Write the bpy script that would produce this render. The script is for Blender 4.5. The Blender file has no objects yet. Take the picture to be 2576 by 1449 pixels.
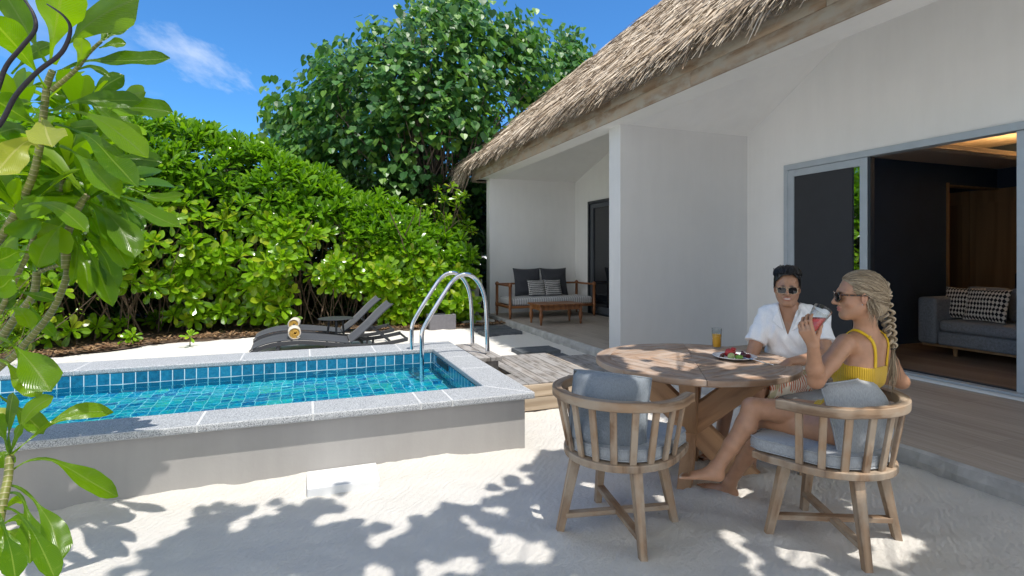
import bpy, math, random
import numpy as np
from mathutils import Vector, Matrix, Quaternion
RNG = np.random.default_rng(7); random.seed(7)
SC = bpy.context.scene; COL = SC.collection
# ------------------------------------------------------------ camera
EYE = 1.45; YAW = math.radians(20.83); FPX = 1372.0
cam = bpy.data.cameras.new('camera'); camo = bpy.data.objects.new('camera', cam); COL.objects.link(camo)
camo.location = (0, 0, EYE); camo.rotation_euler = (math.radians(90), 0, -YAW)
cam.sensor_width = 36; cam.lens = 36 * FPX / 2576; cam.shift_y = -82.5 / 2576
cam.clip_start = 0.05; cam.clip_end = 3000; SC.camera = camo
# ------------------------------------------------------------ sun, sky, exposure
SUN = Vector((0.11, -0.36, 1.0)).normalized()
sl = bpy.data.lights.new('sun', 'SUN'); sl.energy = 3.1; sl.angle = math.radians(0.53); sl.color = (1.0, 0.955, 0.89)
so = bpy.data.objects.new('sun', sl); COL.objects.link(so); so.location = (2, -6, 18)
so.rotation_euler = SUN.to_track_quat('Z', 'Y').to_euler()
W = bpy.data.worlds.new('World'); SC.world = W; W.use_nodes = True
wt = W.node_tree; wt.nodes.clear()
sky = wt.nodes.new('ShaderNodeTexSky'); sky.sky_type = 'NISHITA'; sky.sun_disc = False
sky.sun_elevation = math.asin(SUN.z); sky.sun_rotation = math.atan2(SUN.x, SUN.y)
sky.altitude = 0; sky.air_density = 1.0; sky.dust_density = 0.0; sky.ozone_density = 10.0
bg = wt.nodes.new('ShaderNodeBackground'); bg.inputs['Strength'].default_value = 0.15
wo = wt.nodes.new('ShaderNodeOutputWorld'); wt.links.new(bg.outputs[0], wo.inputs[0])
# thin cloud wisps in the sky, placed by direction
tc = wt.nodes.new('ShaderNodeTexCoord')
def wn(t, **k):
    n = wt.nodes.new(t)
    for a, b in k.items(): setattr(n, a, b)
    return n
def cloud(center, dir_u, ru, rv, scale):
    c = Vector(center).normalized(); u = Vector(dir_u); u = (u - c * u.dot(c)).normalized(); v = c.cross(u)
    du = wn('ShaderNodeVectorMath', operation='DOT_PRODUCT'); wt.links.new(tc.outputs['Generated'], du.inputs[0]); du.inputs[1].default_value = u / ru
    dv = wn('ShaderNodeVectorMath', operation='DOT_PRODUCT'); wt.links.new(tc.outputs['Generated'], dv.inputs[0]); dv.inputs[1].default_value = v / rv
    dc = wn('ShaderNodeVectorMath', operation='DOT_PRODUCT'); wt.links.new(tc.outputs['Generated'], dc.inputs[0]); dc.inputs[1].default_value = c
    cb = wn('ShaderNodeCombineXYZ'); wt.links.new(du.outputs['Value'], cb.inputs[0]); wt.links.new(dv.outputs['Value'], cb.inputs[1])
    nz = wn('ShaderNodeTexNoise'); nz.inputs['Scale'].default_value = scale; nz.inputs['Detail'].default_value = 6; nz.inputs['Roughness'].default_value = .6
    wt.links.new(cb.outputs[0], nz.inputs['Vector'])
    ln = wn('ShaderNodeVectorMath', operation='LENGTH'); wt.links.new(cb.outputs[0], ln.inputs[0])
    m = wn('ShaderNodeMath', operation='SUBTRACT'); wt.links.new(nz.outputs[0], m.inputs[0])
    h = wn('ShaderNodeMath', operation='MULTIPLY'); wt.links.new(ln.outputs['Value'], h.inputs[0]); h.inputs[1].default_value = .42
    wt.links.new(h.outputs[0], m.inputs[1])
    r = wn('ShaderNodeMapRange'); wt.links.new(m.outputs[0], r.inputs[0]); r.inputs[1].default_value = .12; r.inputs[2].default_value = .55
    g = wn('ShaderNodeMath', operation='GREATER_THAN'); wt.links.new(dc.outputs['Value'], g.inputs[0]); g.inputs[1].default_value = 0
    o = wn('ShaderNodeMath', operation='MULTIPLY'); wt.links.new(r.outputs[0], o.inputs[0]); wt.links.new(g.outputs[0], o.inputs[1])
    return o.outputs[0]
cF = Vector((math.sin(YAW), math.cos(YAW), 0)); cR = Vector((math.cos(YAW), -math.sin(YAW), 0)); cU = Vector((0, 0, 1))
def pdir(px, py): return cF + cR * ((px - 1288) / FPX) + cU * ((642 - py) / FPX)
c1 = cloud(pdir(480, 140), pdir(590, 205) - pdir(390, 90), .085, .038, 1.5)
c2 = cloud(pdir(30, 30), pdir(330, 120) - pdir(0, 0), .18, .07, 1.2)
mx = wn('ShaderNodeMath', operation='MAXIMUM'); wt.links.new(c1, mx.inputs[0])
m2 = wn('ShaderNodeMath', operation='MULTIPLY'); wt.links.new(c2, m2.inputs[0]); m2.inputs[1].default_value = .5; wt.links.new(m2.outputs[0], mx.inputs[1])
ms = wn('ShaderNodeMath', operation='MULTIPLY'); wt.links.new(mx.outputs[0], ms.inputs[0]); ms.inputs[1].default_value = .42
cm = wn('ShaderNodeMixRGB'); wt.links.new(ms.outputs[0], cm.inputs[0]); tint = wn('ShaderNodeMixRGB', blend_type='MULTIPLY'); tint.inputs[0].default_value = 1; tint.inputs[2].default_value = (.44, .74, .87, 1); wt.links.new(sky.outputs[0], tint.inputs[1]); wt.links.new(tint.outputs[0], cm.inputs[1]); cm.inputs[2].default_value = (4.6, 4.9, 5.4, 1)
# bright cumulus added out of view behind the camera as neutral fill light
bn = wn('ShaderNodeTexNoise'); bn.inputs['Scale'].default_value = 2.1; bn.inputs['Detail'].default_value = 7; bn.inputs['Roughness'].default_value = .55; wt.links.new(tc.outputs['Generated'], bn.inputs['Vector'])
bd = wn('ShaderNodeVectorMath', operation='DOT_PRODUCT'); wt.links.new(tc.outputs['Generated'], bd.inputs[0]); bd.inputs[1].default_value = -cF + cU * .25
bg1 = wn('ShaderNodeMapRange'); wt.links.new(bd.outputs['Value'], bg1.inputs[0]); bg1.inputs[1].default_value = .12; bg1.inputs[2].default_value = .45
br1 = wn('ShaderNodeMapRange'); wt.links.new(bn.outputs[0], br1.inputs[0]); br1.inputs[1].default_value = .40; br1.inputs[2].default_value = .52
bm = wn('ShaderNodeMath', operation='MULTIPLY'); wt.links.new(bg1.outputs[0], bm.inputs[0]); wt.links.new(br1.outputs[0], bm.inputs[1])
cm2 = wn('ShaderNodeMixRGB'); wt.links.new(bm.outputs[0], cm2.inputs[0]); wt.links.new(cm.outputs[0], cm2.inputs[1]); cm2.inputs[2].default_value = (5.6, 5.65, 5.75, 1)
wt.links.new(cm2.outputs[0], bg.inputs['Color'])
SC.view_settings.view_transform = 'Standard'; SC.view_settings.look = 'None'
SC.view_settings.exposure = 0.62; SC.view_settings.gamma = 1.0; SC.view_settings.use_curve_mapping = False
SC.render.engine = 'CYCLES'; SC.cycles.use_denoising = True
SC.cycles.max_bounces = 10; SC.cycles.transparent_max_bounces = 12; SC.cycles.sample_clamp_indirect = 8
# ------------------------------------------------------------ helpers
def P(px, py, d):
    """world point seen at photo pixel (2576 wide) at camera depth d"""
    p = cF * d + cR * ((px - 1288) / FPX * d); return Vector((p.x, p.y, EYE - (py - 642) / FPX * d))
def rot_to(d, up=(0, 0, 1)):
    """3x3 whose z column is d"""
    z = Vector(d).normalized(); u = Vector(up)
    if abs(z.dot(u.normalized())) > .98: u = Vector((1, 0, 0)) if abs(z.x) < .9 else Vector((0, 1, 0))
    x = u.cross(z).normalized(); y = z.cross(x)
    return np.array([[x.x, y.x, z.x], [x.y, y.y, z.y], [x.z, y.z, z.z]])
def rz(a):
    c, s = math.cos(a), math.sin(a); return np.array([[c, -s, 0], [s, c, 0], [0, 0, 1.]])
def rx(a):
    c, s = math.cos(a), math.sin(a); return np.array([[1, 0, 0], [0, c, -s], [0, s, c.real]])
def ry(a):
    c, s = math.cos(a), math.sin(a); return np.array([[c, 0, s], [0, 1, 0], [-s, 0, c]])
class MB:
    def __init__(s): s.V = []; s.F = []; s.C = []; s.n = 0
    def add(s, V, F, R=None, t=None, loc=None):
        V = np.asarray(V, float); L = (V if loc is None else np.asarray(loc, float)) + RNG.uniform(-9, 9, 3)
        if R is not None: V = V @ np.asarray(R).T
        if t is not None: V = V + np.asarray(t, float)
        s.V.append(V); s.C.append(L); s.F += [tuple(i + s.n for i in f) for f in F]; s.n += len(V); return s
    def box(s, c, size, R=None):
        h = np.array(size) / 2
        V = np.array([[x, y, z] for x in (-1, 1) for y in (-1, 1) for z in (-1, 1)]) * h
        return s.add(V, [(0, 1, 3, 2), (4, 6, 7, 5), (0, 4, 5, 1), (2, 3, 7, 6), (0, 2, 6, 4), (1, 5, 7, 3)], R, c)
    def bb(s, a, b):
        a = np.array(a, float); b = np.array(b, float); return s.box((a + b) / 2, np.abs(b - a))
    def bar(s, p, q, w, t, up=(0, 0, 1), w2=None, t2=None):
        p = np.array(p, float); q = np.array(q, float); L = np.linalg.norm(q - p); R = rot_to(q - p, up)
        w2 = w2 or w; t2 = t2 or t
        V = []
        for z, a, b in ((-L / 2, w, t), (L / 2, w2, t2)):
            V += [[-a / 2, -b / 2, z], [a / 2, -b / 2, z], [a / 2, b / 2, z], [-a / 2, b / 2, z]]
        return s.add(V, [(3, 2, 1, 0), (4, 5, 6, 7), (0, 1, 5, 4), (1, 2, 6, 5), (2, 3, 7, 6), (3, 0, 4, 7)], R, (p + q) / 2)
    def tube(s, pts, r, n=8, caps=True, flat=1.0, up=None):
        pts = np.array([tuple(p) for p in pts], float); m = len(pts)
        r = np.broadcast_to(np.array(r, float), (m,)) if np.ndim(r) else np.full(m, r)
        T = np.gradient(pts, axis=0); T /= np.linalg.norm(T, axis=1)[:, None] + 1e-12
        u = np.array(up if up is not None else ((0, 0, 1) if abs(T[0][2]) < .9 else (1, 0, 0)), float)
        V = []; L = []; a = np.linspace(0, 2 * math.pi, n, endpoint=False); ln = 0
        for i in range(m):
            x = u - T[i] * u.dot(T[i]); x /= np.linalg.norm(x) + 1e-12; y = np.cross(T[i], x)
            if up is None: u = x
            if i: ln += np.linalg.norm(pts[i] - pts[i - 1])
            for k in a:
                V.append(pts[i] + r[i] * (math.cos(k) * x * flat + math.sin(k) * y)); L.append((r[i] * math.cos(k), r[i] * math.sin(k), ln))
        F = [(i * n + k, i * n + (k + 1) % n, (i + 1) * n + (k + 1) % n, (i + 1) * n + k) for i in range(m - 1) for k in range(n)]
        if caps: F += [tuple(range(n))[::-1], tuple(range((m - 1) * n, m * n))]
        return s.add(V, F, loc=L)
    def lathe(s, prof, n=20, t=(0, 0, 0), R=None):
        V = []; a = np.linspace(0, 2 * math.pi, n, endpoint=False)
        for r, z in prof: V += [[r * math.cos(k), r * math.sin(k), z] for k in a]
        m = len(prof)
        F = [(i * n + k, i * n + (k + 1) % n, (i + 1) * n + (k + 1) % n, (i + 1) * n + k) for i in range(m - 1) for k in range(n)]
        F += [tuple(range(n))[::-1], tuple(range((m - 1) * n, m * n))]
        return s.add(V, F, R, t)
    def prism(s, poly, z0, z1, R=None, t=None):
        n = len(poly); V = [[x, y, z0] for x, y in poly] + [[x, y, z1] for x, y in poly]
        F = [tuple(range(n))[::-1], tuple(range(n, 2 * n))] + [(i, (i + 1) % n, n + (i + 1) % n, n + i) for i in range(n)]
        return s.add(V, F, R, t)
    def ell(s, c, r, R=None, n=14, m=9):
        V = [[0, 0, -1]] + [[math.cos(2 * math.pi * k / n) * math.sin(math.pi * i / m), math.sin(2 * math.pi * k / n) * math.sin(math.pi * i / m), -math.cos(math.pi * i / m)] for i in range(1, m) for k in range(n)] + [[0, 0, 1]]
        V = np.array(V) * np.array(r); F = [(0, 1 + (k + 1) % n, 1 + k) for k in range(n)]
        F += [(1 + i * n + k, 1 + i * n + (k + 1) % n, 1 + (i + 1) * n + (k + 1) % n, 1 + (i + 1) * n + k) for i in range(m - 2) for k in range(n)]
        e = 1 + (m - 1) * n; F += [(e - n + k, e - n + (k + 1) % n, e) for k in range(n)]
        return s.add(V, F, R, c)
    def quads(s, V, loc=None):
        """V: (N,4,3)"""
        V = np.asarray(V, float); N = len(V); i0 = s.n
        s.V.append(V.reshape(-1, 3)); s.C.append((V if loc is None else loc).reshape(-1, 3))
        s.F += [(i0 + 4 * i, i0 + 4 * i + 1, i0 + 4 * i + 2, i0 + 4 * i + 3) for i in range(N)]; s.n += 4 * N; return s
    def scatter(s, TV, TF, M, T):
        """copies of a template: M (N,3,3), T (N,3)"""
        V = np.einsum('nij,vj->nvi', M, TV) + np.asarray(T)[:, None, :]; N = len(M); k = len(TV)
        L = np.broadcast_to(TV, V.shape); i0 = s.n
        s.V.append(V.reshape(-1, 3)); s.C.append(L.reshape(-1, 3))
        TFa = [tuple(f) for f in TF]
        s.F += [tuple(i0 + j * k + i for i in f) for j in range(N) for f in TFa]; s.n += N * k; return s
    def build(s, name, mat, parent=None, smooth=False, bevel=0, segs=2, world=True, subd=0):
        V = np.concatenate(s.V); C = np.concatenate(s.C)
        if parent is not None and world: V = V - np.array(parent.location)
        me = bpy.data.meshes.new(name); me.from_pydata(V.tolist(), [], s.F); me.validate()
        if len(me.vertices) == len(C):
            at = me.attributes.new('lc', 'FLOAT_VECTOR', 'POINT'); at.data.foreach_set('vector', C.astype(np.float32).ravel())
        me.polygons.foreach_set('use_smooth', [bool(smooth)] * len(me.polygons))
        o = bpy.data.objects.new(name, me); COL.objects.link(o)
        for m in (mat if isinstance(mat, (list, tuple)) else [mat]): me.materials.append(m)
        if parent is not None: o.parent = parent
        if bevel:
            b = o.modifiers.new('bevel', 'BEVEL'); b.width = bevel; b.segments = segs; b.limit_method = 'ANGLE'; b.angle_limit = math.radians(40)
            b.harden_normals = False; me.polygons.foreach_set('use_smooth', [True] * len(me.polygons))
            try: me.set_sharp_from_angle(angle=math.radians(40))
            except Exception: pass
            b2 = o.modifiers.new('wn', 'WEIGHTED_NORMAL'); b2.keep_sharp = False
        if subd:
            b = o.modifiers.new('sub', 'SUBSURF'); b.levels = subd; b.render_levels = subd
        return o
def tag(o, label, cat, group=None, kind=None):
    if label: o['label'] = label
    if cat: o['category'] = cat
    if group: o['group'] = group
    if kind: o['kind'] = kind
    return o
def thing(name, label, cat, loc=(0, 0, 0), rot=0, group=None):
    o = bpy.data.objects.new(name, None); COL.objects.link(o); o.location = loc; o.rotation_euler = (0, 0, rot); o.empty_display_size = .1
    return tag(o, label, cat, group)
def copy_tree(o, parent=None):
    c = o.copy(); COL.objects.link(c)
    if parent is not None: c.parent = parent
    for ch in [x for x in bpy.data.objects if x.parent == o]: copy_tree(ch, c)
    return c
# ------------------------------------------------------------ materials
class NT:
    def __init__(s, name):
        s.m = bpy.data.materials.new(name); s.m.use_nodes = True; s.t = s.m.node_tree
        s.p = s.t.nodes['Principled BSDF']; s.o = s.t.nodes['Material Output']
    def n(s, typ, ins={}, **props):
        nd = s.t.nodes.new('ShaderNode' + typ)
        for k, v in props.items(): setattr(nd, k, v)
        for k, v in ins.items(): s.set(nd, k, v)
        return nd
    def set(s, nd, k, v):
        i = nd.inputs[k]
        if hasattr(v, 'is_linked'): s.t.links.new(v, i)
        elif isinstance(v, bpy.types.Node): s.t.links.new(v.outputs[0], i)
        else: i.default_value = v
    def P(s, **k):
        for a, v in k.items(): s.set(s.p, {'color': 'Base Color', 'rough': 'Roughness', 'metal': 'Metallic', 'normal': 'Normal', 'spec': 'Specular IOR Level', 'trans': 'Transmission Weight', 'ior': 'IOR', 'alpha': 'Alpha', 'emit': 'Emission Color', 'estr': 'Emission Strength', 'coat': 'Coat Weight', 'sheen': 'Sheen Weight', 'sss': 'Subsurface Weight'}[a], v)
    def coord(s, attr=None, scale=(1, 1, 1), rot=(0, 0, 0)):
        src = s.n('Attribute', attribute_name=attr).outputs['Vector'] if attr else s.n('TexCoord').outputs['Object']
        return s.n('Mapping', {'Vector': src, 'Scale': scale, 'Rotation': rot}).outputs[0]
    def noise(s, vec, scale, detail=4, rough=.55): return s.n('TexNoise', {'Vector': vec, 'Scale': scale, 'Detail': detail, 'Roughness': rough}).outputs[0]
    def ramp(s, fac, stops):
        r = s.n('ValToRGB', {'Fac': fac}); e = r.color_ramp.elements
        while len(e) < len(stops): e.new(.5)
        for el, (p, c) in zip(e, stops): el.position = p; el.color = (*c, 1) if len(c) == 3 else c
        return r.outputs[0]
    def mix(s, f, a, b, mode='MIX'):
        m = s.n('MixRGB', blend_type=mode); s.set(m, 0, f); s.set(m, 1, a if not isinstance(a, tuple) or len(a) == 4 else (*a, 1)); s.set(m, 2, b if not isinstance(b, tuple) or len(b) == 4 else (*b, 1)); return m.outputs[0]
    def math(s, op, a, b=0.0): 
        m = s.n('Math', operation=op); s.set(m, 0, a); s.set(m, 1, b); return m.outputs[0]
    def bump(s, h, strength=.3, dist=.01, normal=None):
        b = s.n('Bump', {'Height': h, 'Strength': strength, 'Distance': dist})
        if normal is not None: s.set(b, 'Normal', normal)
        return b.outputs[0]
def simple(name, col, rough=.5, metal=0, var=.12, vscale=6, bump=0, bscale=60, **k):
    t = NT(name); c = t.coord()
    n = t.noise(c, vscale, 5)
    lo = tuple(x * (1 - var) for x in col); hi = tuple(min(1, x * (1 + var)) for x in col)
    t.P(color=t.ramp(n, [(.3, lo), (.7, hi)]), rough=rough, metal=metal, **k)
    if bump: t.P(normal=t.bump(t.noise(c, bscale, 4), bump, .004))
    return t.m
def wood(name, light, dark, grain=1.0, rough=.6, ring=9, weather=None, attr='lc', stretch=(1, 1, .06), bump=.25):
    """long axis of each piece is z of its own 'lc' coordinates"""
    t = NT(name); v = t.coord(attr, stretch)
    big = t.noise(v, 7 * grain, 3); 
    w = t.n('TexWave', {'Vector': v, 'Scale': ring * grain, 'Distortion': 7.0, 'Detail': 3, 'Detail Scale': 1.5}, wave_type='BANDS', bands_direction='DIAGONAL').outputs[0]
    fine = t.noise(t.coord(attr, (stretch[0] * 1, stretch[1], stretch[2] * .35)), 170 * grain, 3, .7)
    f = t.math('ADD', t.math('MULTIPLY', w, .35), t.math('ADD', t.math('MULTIPLY', big, .45), t.math('MULTIPLY', fine, .35)))
    c = t.ramp(f, [(.35, dark), (.75, light)])
    if weather:
        patch = t.noise(t.coord(attr, (1, 1, .5)), 9, 4, .6); c = t.mix(t.ramp(patch, [(.4, (0, 0, 0)), (.62, (1, 1, 1))]), c, weather)
    isl = t.n('NewGeometry').outputs['Random Per Island']
    c = t.mix(1.0, c, t.ramp(isl, [(0, (.82, .82, .82)), (1, (1.12, 1.1, 1.08))]), 'MULTIPLY')
    t.P(color=c, rough=rough, normal=t.bump(f, bump, .002)); return t.m
# ------------------------------------------------------------ noise in python
_lat = RNG.uniform(-1, 1, (64, 64))
def vn(x, y):
    xi = np.floor(x).astype(int); yi = np.floor(y).astype(int); fx = x - xi; fy = y - yi
    fx = fx * fx * (3 - 2 * fx); fy = fy * fy * (3 - 2 * fy); L = lambda a, b: _lat[a % 64, b % 64]
    return (L(xi, yi) * (1 - fx) + L(xi + 1, yi) * fx) * (1 - fy) + (L(xi, yi + 1) * (1 - fx) + L(xi + 1, yi + 1) * fx) * fy
def fbm(x, y, o=4):
    r = 0; a = 1.0
    for _ in range(o): r = r + a * vn(x, y); x = x * 2.03 + 7.1; y = y * 2.03 + 3.3; a *= .5
    return r
def ray(px): d = cF + cR * ((px - 1288) / FPX); return d
def Xat(px, Y): d = ray(px); return Y * d.x / d.y
def Yat(px, X): d = ray(px); return X * d.y / d.x
# ------------------------------------------------------------ sand
POOL = (-4.2, 1.30, 4.05, 5.85); WATER = .285; COPZ = .435
t = NT('sand'); c = t.coord()
g = t.noise(c, 900, 2, .7); m_ = t.noise(c, 60, 5, .65); b_ = t.noise(c, 1.7, 4)
col = t.mix(t.math('MULTIPLY', b_, .6), (.80, .77, .715), (.73, .695, .635))
col = t.mix(t.ramp(g, [(.30, (1, 1, 1)), (.42, (0, 0, 0))]), col, (.60, .55, .47))
rip = t.n('TexWave', {'Vector': t.coord(None, (1, 1.6, 1), (0, 0, .5)), 'Scale': 6, 'Distortion': 9, 'Detail': 3}).outputs[0]
h = t.math('ADD', t.math('MULTIPLY', m_, 1.0), t.math('ADD', t.math('MULTIPLY', g, .35), t.math('MULTIPLY', rip, .25)))
t.P(color=col, rough=.95, spec=.15, normal=t.bump(h, .8, .018)); M_SAND = t.m
xs = np.unique(np.round(np.concatenate([[-900, -300, -100, -50, -30, -20, -14, -10], np.arange(-8, -2, .25), np.arange(-2, 4.2, .03), np.arange(4.2, 9, .5), [10, 14, 20, 40, 100, 300, 900], POOL[:2], [-4.3, 1.42]]), 4))
ys = np.unique(np.round(np.concatenate([[-300, -100, -40, -15, -8, -4, -2, -1, 0, .5], np.arange(.8, 5, .03), np.arange(5, 12, .1), np.arange(12, 20, 1), [25, 40, 80, 200, 500, 1500], POOL[2:], [3.9, 6.1]]), 4))
X, Y = np.meshgrid(xs, ys, indexing='ij')
Z = .010 * fbm(X * 1.1, Y * 1.1, 4) + .007 * fbm(X * 6 + 3, Y * 6, 3) * (np.abs(X) < 6) + .0035 * fbm(X * 17, Y * 17, 2) * (np.abs(X) < 6)
for (fx, fy, fr, fh) in ((2.16, 2.76, .14, .03), (2.75, 2.72, .16, .05), (2.66, 3.27, .14, .04), (2.1, 3.3, .15, .04), (2.36, 2.62, .16, .025), (1.23, 2.54, .1, .012), (1.48, 2.2, .1, .012), (1.87, 2.4, .1, .01), (2.22, 2.18, .1, .012), (2.41, 1.76, .1, .012), (2.82, 1.93, .1, .012)):
    Z = Z + fh * np.exp(-((X - fx) ** 2 + (Y - fy) ** 2) / (fr * fr)) * (1 + .5 * fbm(X * 9, Y * 9, 2))
Z = Z + .028 * np.exp(-np.clip(3.775 - Y, 0, 9) / .10) * (Y < 3.9) * (X < 1.6) * (1 + .9 * fbm(X * 3.1, Y * 2, 3))
Z = np.where((Y > 3.80) & (Y < 6.2) & (X < 1.5) & (X > -4.25), -.02, Z)
Z = np.where((np.abs(X) > 20) | (np.abs(Y) > 25), 0, Z)
ni, nj = X.shape; F = []
for i in range(ni - 1):
    cx_ = (xs[i] + xs[i + 1]) / 2
    for j in range(nj - 1):
        cy_ = (ys[j] + ys[j + 1]) / 2
        if POOL[0] < cx_ < POOL[1] and POOL[2] < cy_ < POOL[3]: continue
        a = i * nj + j; F.append((a, a + nj, a + nj + 1, a + 1))
mb = MB(); mb.V = [np.stack([X, Y, Z], -1).reshape(-1, 3)]; mb.C = [mb.V[0]]; mb.F = F; mb.n = ni * nj
tag(mb.build('sand_ground', M_SAND, smooth=True), 'white coral sand covering the courtyard', None, kind='structure')
# leaf litter under the hedge
M_SOIL = simple('litter_soil', (.10, .065, .04), .95, var=.5, vscale=30, bump=.9, bscale=40)
mb = MB(); px_ = np.linspace(-7, 3.9, 120); rows = []
for x in px_:
    y0 = 9.55 + .18 * fbm(np.array([x * 1.3]), np.array([.3]))[0] + max(0, min(1, (x + 3.4) / 1.6)) * 1.05
    rows.append([(x, y0, .006), (x, y0 + .25, .03), (x, y0 + 1.2, .05), (x * 6, 60.0, .06)])
V = np.array(rows).reshape(-1, 3); F = [(i * 4 + k, (i + 1) * 4 + k, (i + 1) * 4 + k + 1, i * 4 + k + 1) for i in range(119) for k in range(3)]
mb.add(V, F); tag(mb.build('soil_bed', M_SOIL, smooth=True), 'dark soil bed under the green hedge', None, kind='structure')
M_DEAD = NT('dead_leaf'); isl = M_DEAD.n('NewGeometry').outputs['Random Per Island']
M_DEAD.P(color=M_DEAD.ramp(isl, [(0, (.10, .05, .025)), (.5, (.22, .12, .055)), (1, (.38, .25, .13))]), rough=.8); M_DEAD = M_DEAD.m
n = 3200; lx = RNG.uniform(-6.5, 3.9, n); ly = 9.6 + np.clip((lx + 3.4) / 1.6, 0, 1) * 1.05 + RNG.exponential(.45, n) - .12
LT = np.array([[-.5, 0, 0], [0, -.22, .10], [.5, 0, .04], [0, .22, .08]]); S = RNG.uniform(.05, .13, n)
A = RNG.uniform(0, 6.28, n); B = RNG.normal(0, .35, n)
Ms = np.array([rz(a) @ ry(b) * s for a, b, s in zip(A, B, S)])
mb = MB().scatter(LT, [(0, 1, 2, 3)], Ms, np.stack([lx, ly, np.full(n, .055)], -1))
tag(mb.build('leaf_litter', M_DEAD), 'brown fallen leaves scattered along the foot of the hedge', 'leaf litter', kind='stuff')
# ------------------------------------------------------------ pool
t = NT('granite'); c = t.coord(); n1 = t.noise(c, 150, 3, .75); n2 = t.noise(c, 90, 2, .6); n3 = t.noise(c, 3, 4)
col = t.ramp(n1, [(.38, (.05, .055, .06)), (.47, (.33, .34, .35)), (.60, (.56, .57, .58))]); col = t.mix(t.ramp(n2, [(.6, (0, 0, 0)), (.72, (1, 1, 1))]), col, (.64, .64, .63))
col = t.mix(t.math('MULTIPLY', n3, .35), col, (.40, .41, .42)); t.P(color=col, rough=.62, normal=t.bump(n1, .35, .002)); M_GRAN = t.m
def render_wall(name, col, var=.04):
    t = NT(name); c = t.coord(); n = t.noise(c, 1.3, 5, .6); f = t.noise(c, 45, 4, .6); st = t.noise(t.coord(None, (3, 3, .4)), 2.2, 5, .65)
    lo = tuple(x * (1 - var * 1.6) for x in col); cc = t.ramp(t.math('ADD', t.math('MULTIPLY', n, .6), t.math('MULTIPLY', st, .4)), [(.35, lo), (.65, col)])
    t.P(color=cc, rough=.85, spec=.25, normal=t.bump(t.math('ADD', f, t.math('MULTIPLY', n, 1.5)), .16, .006)); return t.m
M_WHITE = render_wall('white_render', (.84, .83, .805)); M_PWALL = render_wall('pool_render', (.40, .38, .36), .09)
def tilemat(name, floor):
    t = NT(name); tcn = t.n('TexCoord').outputs['Object']; sp = t.n('SeparateXYZ', {0: tcn})
    if floor: vec = tcn
    else: vec = t.n('CombineXYZ', {0: t.math('ADD', sp.outputs[0], sp.outputs[1]), 1: t.math('ADD', sp.outputs[2], .115), 2: 0.0}).outputs[0]
    br = t.n('TexBrick', {'Vector': vec, 'Color1': (0, 0, 0, 1), 'Color2': (1, 1, 1, 1), 'Mortar': (0, 0, 0, 1), 'Scale': 1.0, 'Mortar Size': .0035, 'Mortar Smooth': .1, 'Bias': 0.0, 'Brick Width': .097, 'Row Height': .097 if floor else .2}, offset=0.0, squash=1.0)
    n1 = t.noise(vec, 42 if floor else 22, 5, .8); n2 = t.noise(vec, 150 if floor else 40, 2, .6)
    f = t.math('ADD', t.math('MULTIPLY', n1, .8), t.math('MULTIPLY', br.outputs['Color'], .22))
    if floor: col = t.ramp(f, [(.30, (.0, .04, .20)), (.42, (.0, .20, .46)), (.52, (.0, .42, .58)), (.62, (.04, .55, .56)), (.72, (.40, .54, .16))])
    else: col = t.ramp(f, [(.3, (.008, .09, .17)), (.55, (.015, .19, .33)), (.75, (.04, .29, .42))])
    col = t.mix(br.outputs['Fac'], col, (.70, .80, .82)); t.P(color=col, rough=.15 if not floor else .3, spec=.5, normal=t.bump(n2, .08, .002)); return t.m
M_TILE = tilemat('pool_tile', False); M_FLOOR = tilemat('pool_mosaic', True)
pool = thing('swimming_pool', 'long raised plunge pool with white rendered wall and grey granite coping', 'pool', (0, 4.9, 0))
mb = MB(); zt = .39
mb.bb((-4.4, 3.775, -.25), (1.541, 4.035, zt)); mb.bb((1.315, 4.035, -.25), (1.541, 5.865, zt)); mb.bb((-4.4, 5.865, -.25), (1.541, 6.26, zt)); mb.bb((-4.4, 4.035, -.25), (-4.215, 5.865, zt))
mb.build('wall', M_PWALL, pool, bevel=.006)
mb = MB()
def slabs(a, b, joints, f):
    e = [a] + list(joints) + [b]
    for p, q in zip(e[:-1], e[1:]): f(p + .0018, q - .0018)
FY0, FY1, BX1 = 3.712, 4.05, 1.60; z0, z1 = .388, COPZ
jf = sorted([Xat(505, 3.85), Xat(787, 3.85), Xat(1050, 3.85), Xat(1127, 3.85), -1.7, -2.6, -3.5])
def fr(p, q):
    x2 = 1.30 if q > 1.4 else q
    mb.prism([(p, FY0), (q, FY0), (x2, FY1), (p, FY1)], z0, z1)
slabs(-4.5, BX1, jf, fr)
jr = [4.72, 5.30]
def rt(p, q):
    y1 = 3.714 if p < 3.73 else p
    mb.prism([(1.30, p if p > 4.1 else 4.052), (BX1, y1), (BX1, q), (1.30, q if q < 5.8 else 5.848)], z0, z1)
mb.prism([(1.30, 4.053), (BX1 - .002, 3.716), (BX1, 4.72), (1.30, 4.72)], z0, z1); slabs(4.723, 5.85, [5.30], lambda p, q: mb.bb((1.30, p, z0), (BX1, q, z1)))
slabs(-4.5, BX1, sorted([Xat(230 * .3125 + 537, 6.05), Xat(775 * .3125 + 537, 6.05), Xat(1290 * .3125 + 537, 6.05), Xat(1490 * .3125 + 537, 6.05), -1.9, -2.8, -3.7]), lambda p, q: mb.bb((p, 5.852, z0), (q, 6.305, z1)))
mb.bb((-4.5, 4.053, z0), (-4.2, 5.849, z1))
mb.build('coping', M_GRAN, pool, bevel=.011, segs=3)
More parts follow.
